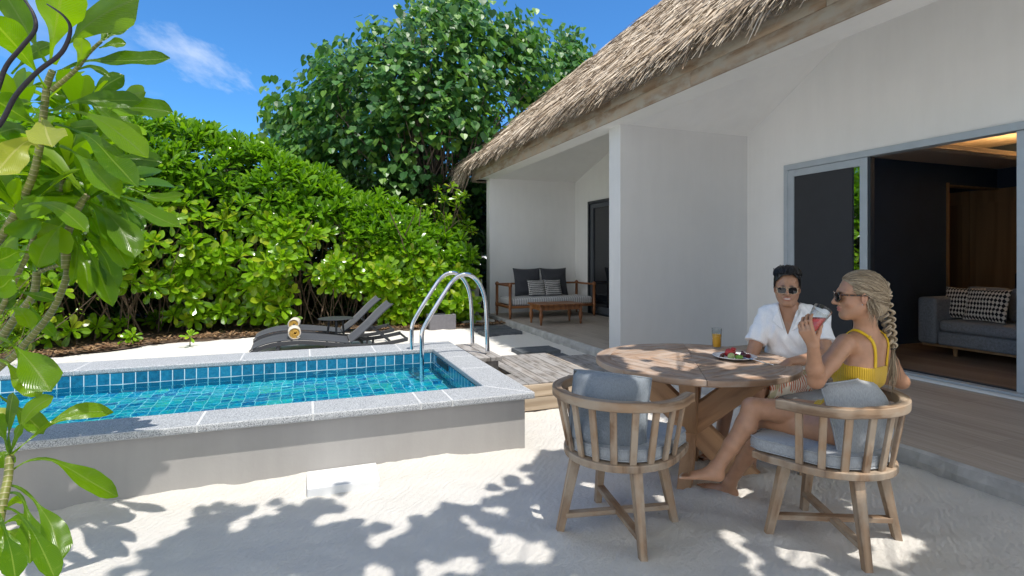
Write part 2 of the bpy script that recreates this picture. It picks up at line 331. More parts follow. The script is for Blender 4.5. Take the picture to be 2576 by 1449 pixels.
mb = MB(); mb.bb((-4.48, FY0 + .004, z0 + .002), (BX1 - .006, FY1 - .006, z1 - .0015)); mb.bb((1.306, FY1 - .005, z0 + .0022), (BX1 - .004, 5.858, z1 - .002)); mb.bb((-4.48, 5.86, z0 + .002), (BX1 - .006, 6.30, z1 - .0015)); mb.build('mortar', simple('light_mortar', (.58, .58, .57), .9), pool)
mb = MB(); D = -.03
mb.bb((-4.22, 4.036, D), (1.31, 4.05, .386)); mb.bb((-4.22, 5.85, D), (1.31, 5.864, .386)); mb.bb((1.30, 4.05, D), (1.314, 5.85, .386)); mb.bb((-4.214, 4.05, D), (-4.2, 5.85, .386))
mb.build('tile_wall', M_TILE, pool)
MB().bb((-4.2, 4.05, D - .05), (1.30, 5.85, D + .004)).build('floor', M_FLOOR, pool)
mb = MB(); yb, ye = 5.15, 5.62
mb.bb((1.292, yb, .325), (1.2995, ye, .38)); mb.build('skimmer_slot', simple('slot_black', (.01, .012, .014), .4), pool)
# water
t = NT('water'); t.t.nodes.remove(t.p)
gl = t.n('BsdfGlass', {'Color': (.50, .86, .90, 1), 'IOR': 1.33, 'Roughness': .0}); t.t.links.new(gl.outputs[0], t.o.inputs[0]); M_WATER = t.m
wx = np.linspace(-4.2, 1.30, 260); wy = np.linspace(4.05, 5.85, 100); WX, WY = np.meshgrid(wx, wy, indexing='ij')
WZ = WATER + .0045 * fbm(WX * 4.2, WY * 5.5, 3) + .0012 * fbm(WX * 15, WY * 17, 2)
mb = MB(); mb.add(np.stack([WX, WY, WZ], -1).reshape(-1, 3), [(a * 100 + b, (a + 1) * 100 + b, (a + 1) * 100 + b + 1, a * 100 + b + 1) for a in range(259) for b in range(99)])
wob = mb.build('water', M_WATER, smooth=True); wob.cycles.is_caustics_caster = True; sl.cycles.is_caustics_light = True
tag(wob, 'clear rippled turquoise pool water', None, kind='structure')
# slab at the foot of the pool wall
mb = MB(); mb.prism([(.015, 3.485), (.44, 3.475), (.452, 3.772), (.012, 3.772)], -.05, .05)
tag(mb.build('concrete_slab', render_wall('white_paint', (.74, .74, .735)), bevel=.005), 'low white painted slab on the sand against the pool wall', 'slab')
# ladder
M_CHROME = NT('polished_steel'); M_CHROME.P(color=(.72, .73, .75, 1), metal=1, rough=.06); M_CHROME = M_CHROME.m
lad = thing('pool_ladder', 'curved chrome pool ladder with two looped handrails', 'pool ladder', (1.76, 5.6, .43))
hp = [(1.763, .43), (1.757, .62), (1.750, .82), (1.738, .97), (1.708, 1.09), (1.655, 1.185), (1.585, 1.242), (1.52, 1.256), (1.45, 1.235), (1.385, 1.18), (1.33, 1.105), (1.25, .985), (1.175, .868), (1.115, .765), (1.09, .712), (1.08, .655), (1.08, .55), (1.08, .2), (1.08, -.02)]
def smooth_path(p, k=4):
    p = np.array(p, float); q = [p[0]]
    for i in range(len(p) - 1):
        a = p[max(i - 1, 0)]; b = p[i]; c = p[i + 1]; d = p[min(i + 2, len(p) - 1)]
        for j in range(1, k + 1):
            s = j / k; q.append(.5 * ((2 * b) + (-a + c) * s + (2 * a - 5 * b + 4 * c - d) * s * s + (-a + 3 * b - 3 * c + d) * s ** 3))
    return np.array(q)
hs = smooth_path(hp, 4)
for y in (5.34, 5.88):
    MB().tube([(x, y, z) for x, z in hs], .0215, 14, up=(0, 1, 0)).build('handrail', M_CHROME, lad, smooth=True)
for z in (.10,): MB().bb((1.04, 5.36, z - .012), (1.12, 5.86, z + .012)).build('step', M_CHROME, lad, bevel=.004)
# timber
M_GREYW = wood('weathered_timber', (.30, .275, .25), (.12, .105, .09), 1, .8, weather=(.34, .325, .31), bump=.5)
M_DECKF = wood('tan_timber', (.52, .42, .31), (.33, .25, .17), .8, .7, bump=.3)
mb = MB()
for a, b in ((1.612, 1.735), (1.742, 1.86)): mb.bar((a / 2 + b / 2, 5.16, .41), (a / 2 + b / 2, 6.05, .41), b - a, .04)
bl = thing('timber_mount', 'weathered timber plank block holding the ladder feet beside the coping', 'timber block', (1.73, 5.6, 0)); mb.build('plank_top', M_GREYW, bl, bevel=.004)
MB().bb((1.65, 5.22, 0), (1.84, 6.0, .388)).build('base', M_GREYW, bl, bevel=.004)
dk = thing('timber_deck', 'raised weathered timber deck beside the pool coping', 'deck', (2.15, 5.4, 0))
mb = MB(); xx = np.linspace(1.606, 2.77, 11)
for i in range(10):
    cuts = [4.70, 4.70 + RNG.uniform(.4, 1.0), 6.13] if i % 2 else [4.70, 6.13]
    for p, q in zip(cuts[:-1], cuts[1:]):
        if xx[i] < 1.85 and q > 5.1: q = 5.15
        if q - p > .05: mb.bar(((xx[i] + xx[i + 1]) / 2, p + .003, .235), ((xx[i] + xx[i + 1]) / 2, q - .003, .235), xx[i + 1] - xx[i] - .006, .03)
mb.build('deck_boards', M_GREYW, dk, bevel=.003)
mb = MB(); mb.bar((1.55, 4.684, .186), (2.80, 4.684, .186), .112, .028, (0, 1, 0)); mb.bar((1.55, 4.687, .066), (2.80, 4.687, .066), .122, .028, (0, 1, 0)); mb.bar((2.785, 4.70, .16), (2.785, 6.12, .16), .16, .028, (1, 0, 0)); mb.bar((1.6, 6.13, .12), (2.78, 6.13, .12), .2, .028, (0, 1, 0))
mb.V = [np.array(v) for v in mb.V]; mb.build('fascia_board', M_DECKF, dk, bevel=.003)
st = thing('timber_step', 'lower shaded timber platform between the raised deck and the terrace', 'deck step', (3.1, 5.3, 0))
mb = MB(); xx = np.linspace(2.81, 3.50, 7)
for i in range(6): mb.bar(((xx[i] + xx[i + 1]) / 2, 4.72, .135), ((xx[i] + xx[i + 1]) / 2, 6.35, .135), xx[i + 1] - xx[i] - .006, .03)
mb.build('deck_boards', M_GREYW, st, bevel=.003); MB().bar((2.81, 4.704, .06), (3.50, 4.704, .055), .126, .026, (0, 1, 0)).build('fascia_board', M_GREYW, st, bevel=.003)
M_SLATE = simple('slate', (.085, .095, .105), .75, var=.3, vscale=12, bump=.5, bscale=90)
for i, (x, y, sx, sy, lab) in enumerate([(3.12, 6.72, .62, .5, 'dark slate stepping stone nearest the timber step'), (3.2, 7.42, .62, .42, 'dark slate stepping stone just beyond the first one by the timber step'), (3.35, 9.42, .72, .42, 'dark slate stepping stone in front of the bench terrace'), (3.38, 10.0, .7, .4, 'dark slate stepping stone farthest away, beside the shower base')]):
    tag(MB().box((x, y, .02), (sx, sy, .09), rz(RNG.normal(0, .02))).build('stepping_stone', M_SLATE, bevel=.008), lab, 'stepping stone', 'slate stepping stones')
# ------------------------------------------------------------ terrace
t = NT('plank_tile'); tcn = t.n('TexCoord').outputs['Object']; sp = t.n('SeparateXYZ', {0: tcn}); vec = t.n('CombineXYZ', {0: sp.outputs[1], 1: sp.outputs[0], 2: 0.0}).outputs[0]
br = t.n('TexBrick', {'Vector': vec, 'Color1': (0, 0, 0, 1), 'Color2': (1, 1, 1, 1), 'Mortar': (.5, .5, .5, 1), 'Scale': 1.0, 'Mortar Size': .0015, 'Mortar Smooth': 0.0, 'Bias': 0.0, 'Brick Width': 1.2, 'Row Height': .2}, offset=.37)
gr = t.noise(t.coord(None, (9, .55, 1)), 3.2, 6, .65); g2 = t.noise(t.coord(None, (60, 1.5, 1)), 3, 3, .6)
f = t.math('ADD', t.math('MULTIPLY', gr, .7), t.math('ADD', t.math('MULTIPLY', br.outputs['Color'], .16), t.math('MULTIPLY', g2, .18)))
col = t.ramp(f, [(.3, (.27, .225, .185)), (.55, (.38, .325, .27)), (.78, (.46, .40, .345))]); col = t.mix(br.outputs['Fac'], col, (.24, .21, .19))
t.P(color=col, rough=.6, normal=t.bump(g2, .06, .002)); M_PLANK = t.m
mb = MB(); yy = np.arange(-1.2, 12.06, .04); e = 3.905 + .006 * fbm(yy * 2, yy * 0, 3) + .006 * fbm(yy * 9, yy * 0 + 2, 2)
V = []; 
for y, x in zip(yy, e): V += [(6.15, y, .12), (x + .03, y, .12), (x, y, .104), (x - .012 + .012 * vn(np.array([y * 13]), np.array([1.]))[0], y, .05), (x - .004, y, -.06)]
k = 5; n = len(yy); F = [(i * k + j, (i + 1) * k + j, (i + 1) * k + j + 1, i * k + j + 1) for i in range(n - 1) for j in range(k - 1)] + [tuple((n - 1) * k + j for j in range(k))]
mb.add(np.array(V), F); M_RISER = simple('rough_concrete', (.42, .41, .39), .9, var=.22, vscale=7, bump=1.0, bscale=24)
ter = mb.build('terrace', [M_PLANK, M_RISER]); tag(ter, 'low terrace of wood-look planks along the villa', None, kind='structure')
for i, p in enumerate(ter.data.polygons): p.material_index = 0 if i % 4 == 0 and i < (n - 1) * 4 else 1
# ------------------------------------------------------------ villa
villa = thing('villa', 'white beach villa with thatched roof, deep eaves and glass sliding doors', 'villa', (6.13, 6, 0))
XW = 6.13; DH = 2.67; FIN0, FIN1 = 6.311, 6.596; D0, D1 = 1.05, 5.625; N0, N1 = 8.7, 11.137
mb = MB()
mb.bb((XW, D1, .0), (XW + .2, N0, 5.2)); mb.bb((XW, N1, 0), (XW + .2, 11.9, 5.2)); mb.bb((XW, -1.2, 0), (XW + .2, D0, 5.2))
mb.bb((XW, D0, DH), (XW + .2, D1, 5.2)); mb.bb((XW, N0, 2.68), (XW + .2, N1, 5.2)); mb.build('wall', M_WHITE, villa)
M_FIN = render_wall('shaded_white_render', (.66, .655, .645))  # white render darkened: the near wing wall's shade is put into its colour
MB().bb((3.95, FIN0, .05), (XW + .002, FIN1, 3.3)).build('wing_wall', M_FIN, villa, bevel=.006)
MB().bb((3.95, 11.81, .0), (12.5, 12.05, 3.3)).build('wing_wall', M_WHITE, villa, bevel=.006)
mb = MB(); mb.bb((6.10, D0, .10), (6.16, D1, .158)); mb.build('door_step', M_WHITE, villa)
mb = MB(); mb.bb((3.70, -1.2, 3.2), (4.07, 12.35, 3.34)); mb.bb((4.03, -1.2, 3.202), (4.068, 12.2, 3.95)); mb.bb((3.70, 12.052, 3.2), (12.5, 12.35, 3.3)); mb.build('eave_soffit', M_WHITE, villa)
mb = MB()
mb.add([(4.05, 6.32, 3.203), (6.14, 6.32, 3.203), (6.14, 4.73, 4.10), (6.14, 3.4, 4.86), (4.05, 5.2, 3.84)], [(0, 1, 2, 3, 4)]); mb.add([(4.05, 5.2, 3.84), (6.14, 3.4, 4.86), (6.14, -1.2, 4.9), (4.05, -1.2, 3.84)], [(0, 1, 2, 3)])
mb.add([(4.05, 11.82, 3.203), (6.14, 11.82, 3.203), (6.14, 10.27, 3.66), (6.14, 6.55, 4.75), (4.05, 9.7, 3.83)], [(0, 1, 2, 3, 4)]); mb.add([(4.05, 9.7, 3.83), (6.14, 6.55, 4.75), (4.05, 6.55, 3.85)], [(0, 1, 2)])
mb.build('ceiling', M_WHITE, villa)
M_FASC = wood('fascia_timber', (.44, .33, .23), (.23, .15, .09), .5, .7, 5, weather=(.40, .35, .28), stretch=(1, 1, .10), bump=.2)
mb = MB(); cuts = [-1.2, 1.5, 4.55, 7.9, 10.4, 12.33]
for p, q in zip(cuts[:-1], cuts[1:]): mb.bar((3.688, p + .001, 3.245), (3.688, q - .001, 3.245), .026, .155, (0, 0, 1)) if False else mb.bar((3.688, p + .001, 3.245), (3.688, q - .001, 3.245), .155, .026, (1, 0, 0))
cuts = [-1.2, 3.0, 6.1, 9.1, 12.33]
for p, q in zip(cuts[:-1], cuts[1:]): mb.bar((3.690, p + .001, 3.41), (3.690, q - .001, 3.41), .17, .03, (1, 0, 0))
mb.bar((3.70, 12.36, 3.245), (9.0, 12.36, 3.245), .026, .155, (0, 0, 1)); mb.bar((3.70, 12.36, 3.41), (9.0, 12.36, 3.41), .03, .17, (0, 0, 1))
mb.build('fascia_board', M_FASC, villa, bevel=.003)
# thatch
SL = .9; EX, EZ, EYF = 3.51, 3.51, 12.5
t = NT('thatch'); isl = t.n('NewGeometry').outputs['Random Per Island']; c = t.coord(); v = t.noise(t.coord('lc', (60, 60, 2)), 3, 3)
col = t.ramp(isl, [(0, (.11, .082, .06)), (.15, (.29, .215, .15)), (.45, (.54, .425, .305)), (.8, (.72, .605, .46)), (1, (.82, .72, .58))]); col = t.mix(t.math('MULTIPLY', v, .5), col, (.30, .24, .17)); t.P(color=col, rough=.75, spec=.2); M_THATCH = t.m
M_TBASE = simple('thatch_base', (.16, .125, .09), .95, var=.5, vscale=40, bump=1, bscale=60)
def rp(x, off=0): return EZ + (x - EX) * SL + off
mb = MB()
for off in (0,):
    a = [(EX, -1.5, EZ), (EX, EYF, EZ), (8.5, 7.5, rp(8.5)), (8.5, -1.5, rp(8.5)), (13.5, EYF, EZ), (13.5, -1.5, EZ)]
    b = [(x, y, z - .16) for x, y, z in a]
    mb.add(a + b, [(0, 3, 2, 1), (1, 2, 4), (2, 3, 5, 4), (6, 7, 8, 9), (7, 10, 8), (8, 10, 11, 9), (0, 1, 7, 6), (1, 4, 10, 7), (4, 5, 11, 10), (0, 6, 9, 3), (3, 9, 11, 5)])
th = mb.build('thatch_roof', M_TBASE, villa)
cs = 1 / math.hypot(1, SL); dn = np.array([-cs, 0, -SL * cs]); nr = np.array([-SL * cs, 0, cs]); al = np.array([0, 1., 0])
def blades(mb, pos, L, wd, yaw, lift, sag):
    n = len(pos); d0 = dn * np.cos(yaw)[:, None] + al * np.sin(yaw)[:, None]; sd = np.cross(np.broadcast_to(nr, d0.shape), d0)
    tw = RNG.normal(0, .5, n)[:, None]; sd = sd * np.cos(tw) + nr * np.sin(tw)
    d1 = d0 + nr * lift[:, None]; p0 = pos; p1 = p0 + d1 * (L * .5)[:, None]; p2 = p0 + d1 * L[:, None] - np.array([0, 0, 1.]) * (sag * L)[:, None]
    w = (wd / 2)[:, None] * sd
    V = np.stack([p0 - w, p0 + w, p1 + w, p1 - w, p2 + w * .45, p2 - w * .45], 1).reshape(-1, 3); loc = np.zeros((n, 6, 3)); loc[:, (2, 3), 2] = .5; loc[:, (4, 5), 2] = 1; loc[..., 0] = RNG.uniform(0, 9, (n, 1))
    i0 = mb.n; mb.V.append(V); mb.C.append(loc.reshape(-1, 3)); mb.n += 6 * n
    for i in range(n): k = i0 + 6 * i; mb.F += [(k, k + 1, k + 2, k + 3), (k + 3, k + 2, k + 4, k + 5)]
mb = MB(); n = 27000
y = 1.0 + (RNG.random(n) ** .8) * 11.6; s = RNG.random(n) ** 1.15 * 6.3
x = EX + s * cs - .02; ok = (y < EYF - (x - EX) + .05); y, x, s = y[ok], x[ok], s[ok]; n = len(x)
pos = np.stack([x, y, rp(x) + .10 + RNG.uniform(-.03, .05, n)], -1)
blades(mb, pos, RNG.uniform(.18, .36, n), RNG.uniform(.009, .021, n), RNG.normal(.04, .14, n), RNG.normal(-.02, .09, n), RNG.uniform(0, .06, n))
n = 5200; y = RNG.uniform(1.0, EYF + .1, n); back = RNG.uniform(.0, .35, n); x = EX + back
pos = np.stack([x, y, rp(x) + RNG.uniform(-.06, .10, n)], -1)
blades(mb, pos, RNG.uniform(.20, .34, n), RNG.uniform(.009, .02, n), RNG.normal(0, .18, n), RNG.normal(-.02, .10, n), RNG.uniform(.0, .35, n) ** 1.4)
n = 260; y = RNG.uniform(EYF - .55, EYF + .2, n); pos = np.stack([EX + RNG.uniform(-.05, .2, n), y, np.full(n, EZ + .03) + RNG.uniform(-.1, .06, n)], -1)
blades(mb, pos, RNG.uniform(.3, .5, n), RNG.uniform(.008, .016, n), RNG.normal(.5, .5, n), RNG.normal(-.05, .1, n), RNG.uniform(.1, .8, n))
n = 2200; u = RNG.random(n) * 5; pos = np.stack([EX + u, EYF - u + RNG.uniform(-.1, .15, n), rp(EX + u) + .12 + RNG.uniform(-.05, .06, n)], -1)
blades(mb, pos, RNG.uniform(.25, .5, n), RNG.uniform(.009, .02, n), RNG.normal(.35, .3, n), RNG.normal(-.05, .1, n), RNG.uniform(0, .2, n))
mb.build('thatch_straw', M_THATCH, th, world=False)
bpy.data.objects['thatch_straw'].location = -Vector(villa.location)
# ------------------------------------------------------------ sliding doors
M_ALU = simple('grey_aluminium', (.43, .475, .51), .42, .15, var=.05); M_ALUD = simple('dark_aluminium', (.035, .04, .047), .4, .3, var=.05); M_SCREEN = simple('screen_mesh', (.030, .032, .036), .75, var=.06)
t = NT('mirror_glass'); t.P(color=(.55, .60, .62, 1), metal=1, rough=.015); M_MIR = t.m
t = NT('dark_glass'); t.P(color=(.012, .014, .018, 1), rough=.03, spec=.8); M_DG = t.m
fr_ = MB(); x0, x1 = XW - .035, XW + .10
fr_.bb((x0, D0, DH - .075), (x1, D1, DH)); fr_.bb((x0, D1 - .06, .16), (x1, D1, DH - .076)); fr_.bb((x0, D0, .16), (x1, D0 + .06, DH - .076)); fr_.bb((x0 - .02, D0, .159), (x1 + .03, D1, .185))
df = fr_.build('door_frame', M_ALU, villa, bevel=.003)
MB().bb((XW + .035, D0 + .06, .187), (XW + .09, D1 - .06, .2)).build('floor_track', M_ALUD, df, world=False).location = -Vector(villa.location)
def subpart(mb, name, m, par, **k):
    o = mb.build(name, m, par, world=False, **k); o.location = -Vector(villa.location); return o
def panel(y0, y1, x, screen_to, handle):
    z0, z1 = .188, DH - .078; f = MB(); s = .09
    f.bb((x, y0, z0), (x + .05, y0 + s, z1)); f.bb((x, y1 - s, z0), (x + .05, y1, z1)); f.bb((x, y0 + s, z1 - s), (x + .05, y1 - s, z1)); f.bb((x, y0 + s, z0), (x + .05, y1 - s, z0 + s))
    o = f.build('sliding_door', M_ALU, villa, bevel=.003)
    if screen_to: subpart(MB().bb((x + .015, screen_to, z0 + s), (x + .03, y1 - s, z1 - s)), 'screen', M_SCREEN, o)
    subpart(MB().bb((x + .032, y0 + s, z0 + s), (x + .038, y1 - s, z1 - s)), 'glass', M_MIR if screen_to else M_DG, o)
    if handle: 
        hm = MB(); hm.bb((x - .004, y0 + .03, .98), (x + .001, y0 + .06, 1.16)); subpart(hm, 'handle', M_ALUD, o, bevel=.002)
    return o
panel(Yat(2184, XW), Yat(1985, XW), XW - .02, Yat(2144, XW), True)
MB().bb((XW + .02, Yat(1985, XW), .19), (XW + .06, Yat(1978, XW), DH - .08)).build('door_seal', M_ALUD, villa)
MB().bb((XW - .01, Yat(2191, XW), .19), (XW + .06, Yat(2184.5, XW), DH - .08)).build('door_seal', M_ALUD, villa)
panel(D0 + .06, Yat(2557, XW), XW + .0, None, False)
# nook door
f = MB(); f.bb((XW - .03, N0, 2.62), (XW + .1, N1, 2.68)); f.bb((XW - .03, N1 - .06, .16), (XW + .1, N1, 2.619)); f.bb((XW - .03, N0, .12), (XW + .1, N1, .16)); f.build('door_frame', M_ALUD, villa, bevel=.003)
f = MB(); f.bb((XW, N1 - .20, .17), (XW + .05, N1 - .07, 2.61)); f.bb((XW, N0 + .1, 2.52), (XW + .05, N1 - .2, 2.61)); f.bb((XW, N0 + .1, .17), (XW + .05, N1 - .2, .3))
nd = f.build('sliding_door', simple('mid_aluminium', (.09, .10, .115), .45, .3, var=.05), villa, bevel=.003); subpart(MB().bb((XW + .03, N0, .3), (XW + .036, N1 - .2, 2.52)), 'glass', M_DG, nd)
# interior
M_NAVY = simple('navy_wall', (.026, .052, .10), .75, var=.1, vscale=3); M_IFLOOR = wood('room_floor', (.25, .21, .18), (.165, .135, .115), .35, .5, 4, stretch=(1, .06, 1), bump=.1)
M_ICEIL = simple('room_ceiling', (.62, .57, .52), .8, var=.03); M_WARD = wood('wardrobe_wood', (.34, .22, .115), (.24, .15, .075), .5, .5, 6)
ZC = 2.83; XB = 10.41; YN = 5.4; XA = 9.13
MB().bb((XW + .1, -1.2, .05), (XB, 7.5, .155)).build('room_floor', M_IFLOOR, villa)
mb = MB(); mb.bb((XW + .2, YN, .155), (XA, YN + .12, ZC)); mb.bb((XA, YN + .001, 2.52), (XB, YN + .12, ZC)); mb.bb((XB, -1.2, .1), (XB + .1, 7.5, 3.3)); mb.bb((XB - .04, -1.2, 2.524), (XB - .001, 7.5, 2.829)); mb.bb((XW + .2, -1.3, .155), (XB, -1.2, 3.3)); mb.bb((XW + .21, 7.5, .155), (XB, 7.6, 3.3))
mb.build('room_wall', M_NAVY, villa)
mb = MB(); e = .62; mb.bb((XW + .2, YN - e, ZC), (XB, 7.5, ZC + .05)); mb.bb((XB - e, -1.2, ZC), (XB, YN - e, ZC + .05)); mb.bb((XW + .2, -1.2, ZC), (XW + .45, YN - e, ZC + .05))
mb.bb((XW + .45, YN - e - .03, ZC + .01), (XB - e, YN - e, ZC + .11)); mb.bb((XB - e - .03, -1.2, ZC + .01), (XB - e, YN - e - .03, ZC + .11)); mb.bb((XW + .45, YN - e - .05, ZC + .03), (XB - e - .05, YN - e - .03, ZC + .05))
mb.build('cornice', M_ICEIL, villa, bevel=.006); MB().bb((XW + .2, -1.2, 3.2), (XB, 7.5, 3.25)).build('room_ceiling', M_ICEIL, villa)
t = NT('cove_lamp'); t.P(color=(1, .7, .35, 1), emit=(1, .58, .22, 1), estr=22.0); M_COVE = t.m
mb = MB(); mb.bb((XW + .6, YN - e + .05, ZC + .055), (XB - e, YN - e + .09, ZC + .075)); mb.bb((XB - e + .05, -1, ZC + .055), (XB - e + .09, YN - e, ZC + .075)); mb.build('cove_light', M_COVE, villa)
mb = MB(); yc = [-1.2, .4, 1.6, 2.8, 4.0, Yat(2442, XB), Yat(2440, XB) + .9, 7.5]
for p, q in zip(yc[:-1], yc[1:]):
    mb.bb((XB - .04, p + .006, .16), (XB - .001, q - .006, 2.52))
    mb.bb((XB - .046, p + .10, .35), (XB - .041, q - .10, 2.3))
mb.build('wardrobe_door', M_WARD, villa, bevel=.004)
mb = MB(); mb.bb((XA - .02, YN - .02, .155), (XA + .03, YN + .13, 2.55)); mb.bb((XA + .03, YN - .02, 2.50), (XB, YN + .13, 2.523)); mb.build('door_casing', M_WARD, villa)
# ------------------------------------------------------------ vegetation
def leafmat(name, cols, trans, tcol, rough=.35, vein=None, spec=.5):
    t = NT(name); isl = t.n('NewGeometry').outputs['Random Per Island']; n = len(cols)
    col = t.ramp(isl, [(i / (n - 1), c) for i, c in enumerate(cols)])
    if vein:
        sp = t.n('SeparateXYZ', {0: t.n('Attribute', attribute_name='lc').outputs['Vector']}); ax = t.math('ABSOLUTE', sp.outputs[0])
        vm = t.math('LESS_THAN', ax, .06); col = t.mix(vm, col, vein)
        sv = t.n('TexWave', {'Vector': t.n('CombineXYZ', {0: t.math('SUBTRACT', sp.outputs[1], t.math('MULTIPLY', ax, .25)), 1: 0.0, 2: 0.0}).outputs[0], 'Scale': 9.0, 'Distortion': .8, 'Detail': 1}, bands_direction='X').outputs[0]
        blot = t.noise(t.coord(None), 30, 4, .6)
        col = t.mix(t.math('MULTIPLY', sv, .10), col, tuple(x * .55 for x in cols[0])); col = t.mix(t.ramp(blot, [(.56, (0, 0, 0)), (.75, (.5, .5, .5))]), col, vein)
        t.P(normal=t.bump(t.math('ADD', sv, t.math('MULTIPLY', vm, -1.2)), .3, .003))
    t.P(color=col, rough=rough, spec=spec)
    tl = t.n('BsdfTranslucent', {'Color': t.mix(1.0, col, tcol, 'MULTIPLY')}); mx = t.n('MixShader', {0: trans, 1: t.p, 2: tl})
    t.t.links.new(mx.outputs[0], t.o.inputs[0]); return t.m
M_HEDGE = leafmat('sea_lettuce_leaf', [(.11, .235, .008), (.17, .33, .010), (.225, .40, .014), (.20, .37, .012), (.36, .42, .03)], .40, (1.9, 1.9, .8), .22)
M_HEDGT = leafmat('sea_lettuce_top', [(.075, .19, .008), (.105, .245, .010), (.145, .31, .012), (.20, .36, .014)], .36, (1.9, 1.9, .8), .24)
M_TREEL = leafmat('hibiscus_leaf', [(.028, .095, .026), (.045, .13, .036), (.065, .175, .04), (.10, .23, .04), (.19, .33, .05)], .28, (1.8, 2.0, .8), .40, None, .45)
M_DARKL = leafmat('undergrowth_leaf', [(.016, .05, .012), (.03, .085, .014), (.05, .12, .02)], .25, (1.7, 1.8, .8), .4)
M_FG = leafmat('broad_leaf', [(.065, .15, .005), (.115, .225, .006), (.18, .30, .008)], .56, (2.1, 2.0, .35), .22, (.15, .24, .035))
M_FGY = leafmat('yellowing_leaf', [(.26, .32, .04), (.32, .36, .05), (.36, .38, .06)], .45, (1.7, 1.6, .8), .35, (.45, .45, .15))
M_BARK = simple('brown_stem', (.14, .095, .06), .85, var=.45, vscale=14, bump=.8, bscale=50); M_BARK2 = simple('grey_bark', (.17, .125, .095), .9, var=.4, vscale=6, bump=1, bscale=30)
LTt = np.array([0, .25, .45, .62, .78, .91, 1.]); LHW = np.array([.018, .045, .10, .155, .18, .135, .03])
def leaf_tpl(droop=.25, cup=.25, wsc=1.0, side=0.0):
    V = []; y = 0; z = 0
    for i, (t_, w) in enumerate(zip(LTt, LHW)):
        yy = t_ * (1 - .25 * droop * t_); zz = -droop * t_ * t_ * .6 + .1 * t_; w *= wsc
        V += [(-w, yy, zz + cup * w), (0, yy, zz), (w, yy, zz + cup * w)]
    V = np.array(V); V[:, 0] += side * V[:, 1] ** 2
    F = [(3 * i + k, 3 * i + k + 1, 3 * i + k + 4, 3 * i + k + 3) for i in range(6) for k in (0, 1)]
    return V, F
def rosette(n, spread0, spread1, wsc=1.0, droop=.3):
    VV = []; FF = []; k = 0
    for i in range(n):
        f = i / (n - 1); el = spread0 + (spread1 - spread0) * f + RNG.normal(0, .12)     # angle from axis
        V, F = leaf_tpl(droop * (.3 + f) + RNG.normal(0, .12), .25, wsc * RNG.uniform(.85, 1.15), RNG.normal(0, .08))
        V = V * (.62 + .38 * min(1, f * 1.6)) * RNG.uniform(.85, 1.1)
        R = rz(i * 2.4 + RNG.normal(0, .2)) @ rx(math.pi / 2 - el)
        V = V @ R.T; V[:, 2] -= .10 * f; VV.append(V); FF += [tuple(x + k for x in q) for q in F]; k += len(V)
    return np.concatenate(VV), FF
ROS = [rosette(RNG.integers(12, 17), .15, 1.75) for _ in range(7)]; ROSU = [rosette(RNG.integers(13, 18), .1, 1.35, .72, .2) for _ in range(5)]
def axis_frames(ax):
    return np.array([rot_to(a) @ rz(RNG.uniform(0, 6.28)) for a in ax])
def hedge_y0(x): return 9.95 + np.clip((x + 3.4) / 1.6, 0, 1) * 1.0 + .22 * fbm(x * .9, x * 0 + 4, 3)
def hedge_h(x): return np.interp(x, [-8, -2.6, -.7, .2, .9, 1.9, 3.2], [3.2, 3.62, 3.5, 3.05, 2.65, 2.35, 2.0]) + .22 * fbm(x * 1.6, x * 0 + 9, 3)
hedge = thing('sea_lettuce_hedge', 'tall bright green hedge of broad-leaved bushes behind the loungers', 'hedge', (-1.5, 11, 0))
n = 2300; x = RNG.uniform(-7.5, 3.25, n); s = RNG.random(n) ** .8 * 1.45
h = hedge_h(x); y0 = hedge_y0(x); z = np.where(s < 1, (.045 + .955 * s) * h, h * (1 + .03 * (s - 1)) + RNG.normal(0, .08, n)); bul = np.clip(s, 0, 1)
y = y0 + .15 - .35 * np.sin(bul * 3.0) + .75 * bul ** 2 + np.where(s > 1, (s - 1) * 4.5, 0) + RNG.exponential(.16, n) + .2 * fbm(x * 2, z * 2, 2)
gap = fbm(x * 1.15 + 20, z * 1.25, 3); keep = (gap > np.interp(s, [0, .35, .6, .8], [-.24, -.34, -.5, -9])); keep &= ~((x > 2.3) & (y < 10.6))
x, y, z, s = x[keep], y[keep], z[keep], s[keep]; n = len(x)
ax = np.stack([RNG.normal(0, .35, n), np.interp(s, [0, .6, 1, 1.4], [-1, -.75, -.4, -.15]) + RNG.normal(0, .2, n), np.interp(s, [0, .6, 1], [.45, .6, 1.0]) + RNG.normal(0, .15, n)], -1)
Fm = axis_frames(ax); sz = RNG.uniform(.22, .32, n) * np.interp(s, [0, .5, 1], [1.1, 1.1, 1.0])
lo = s < .62; mbL = MB(); mbT = MB()
for j in range(7):
    q = np.where(lo & (np.arange(n) % 7 == j))[0]; mbL.scatter(*ROS[j], Fm[q] * sz[q][:, None, None], np.stack([x, y, z], -1)[q])
for j in range(5):
    q = np.where(~lo & (np.arange(n) % 5 == j))[0]; mbT.scatter(*ROSU[j], Fm[q] * (sz[q] * 1.1)[:, None, None], np.stack([x, y, z], -1)[q])
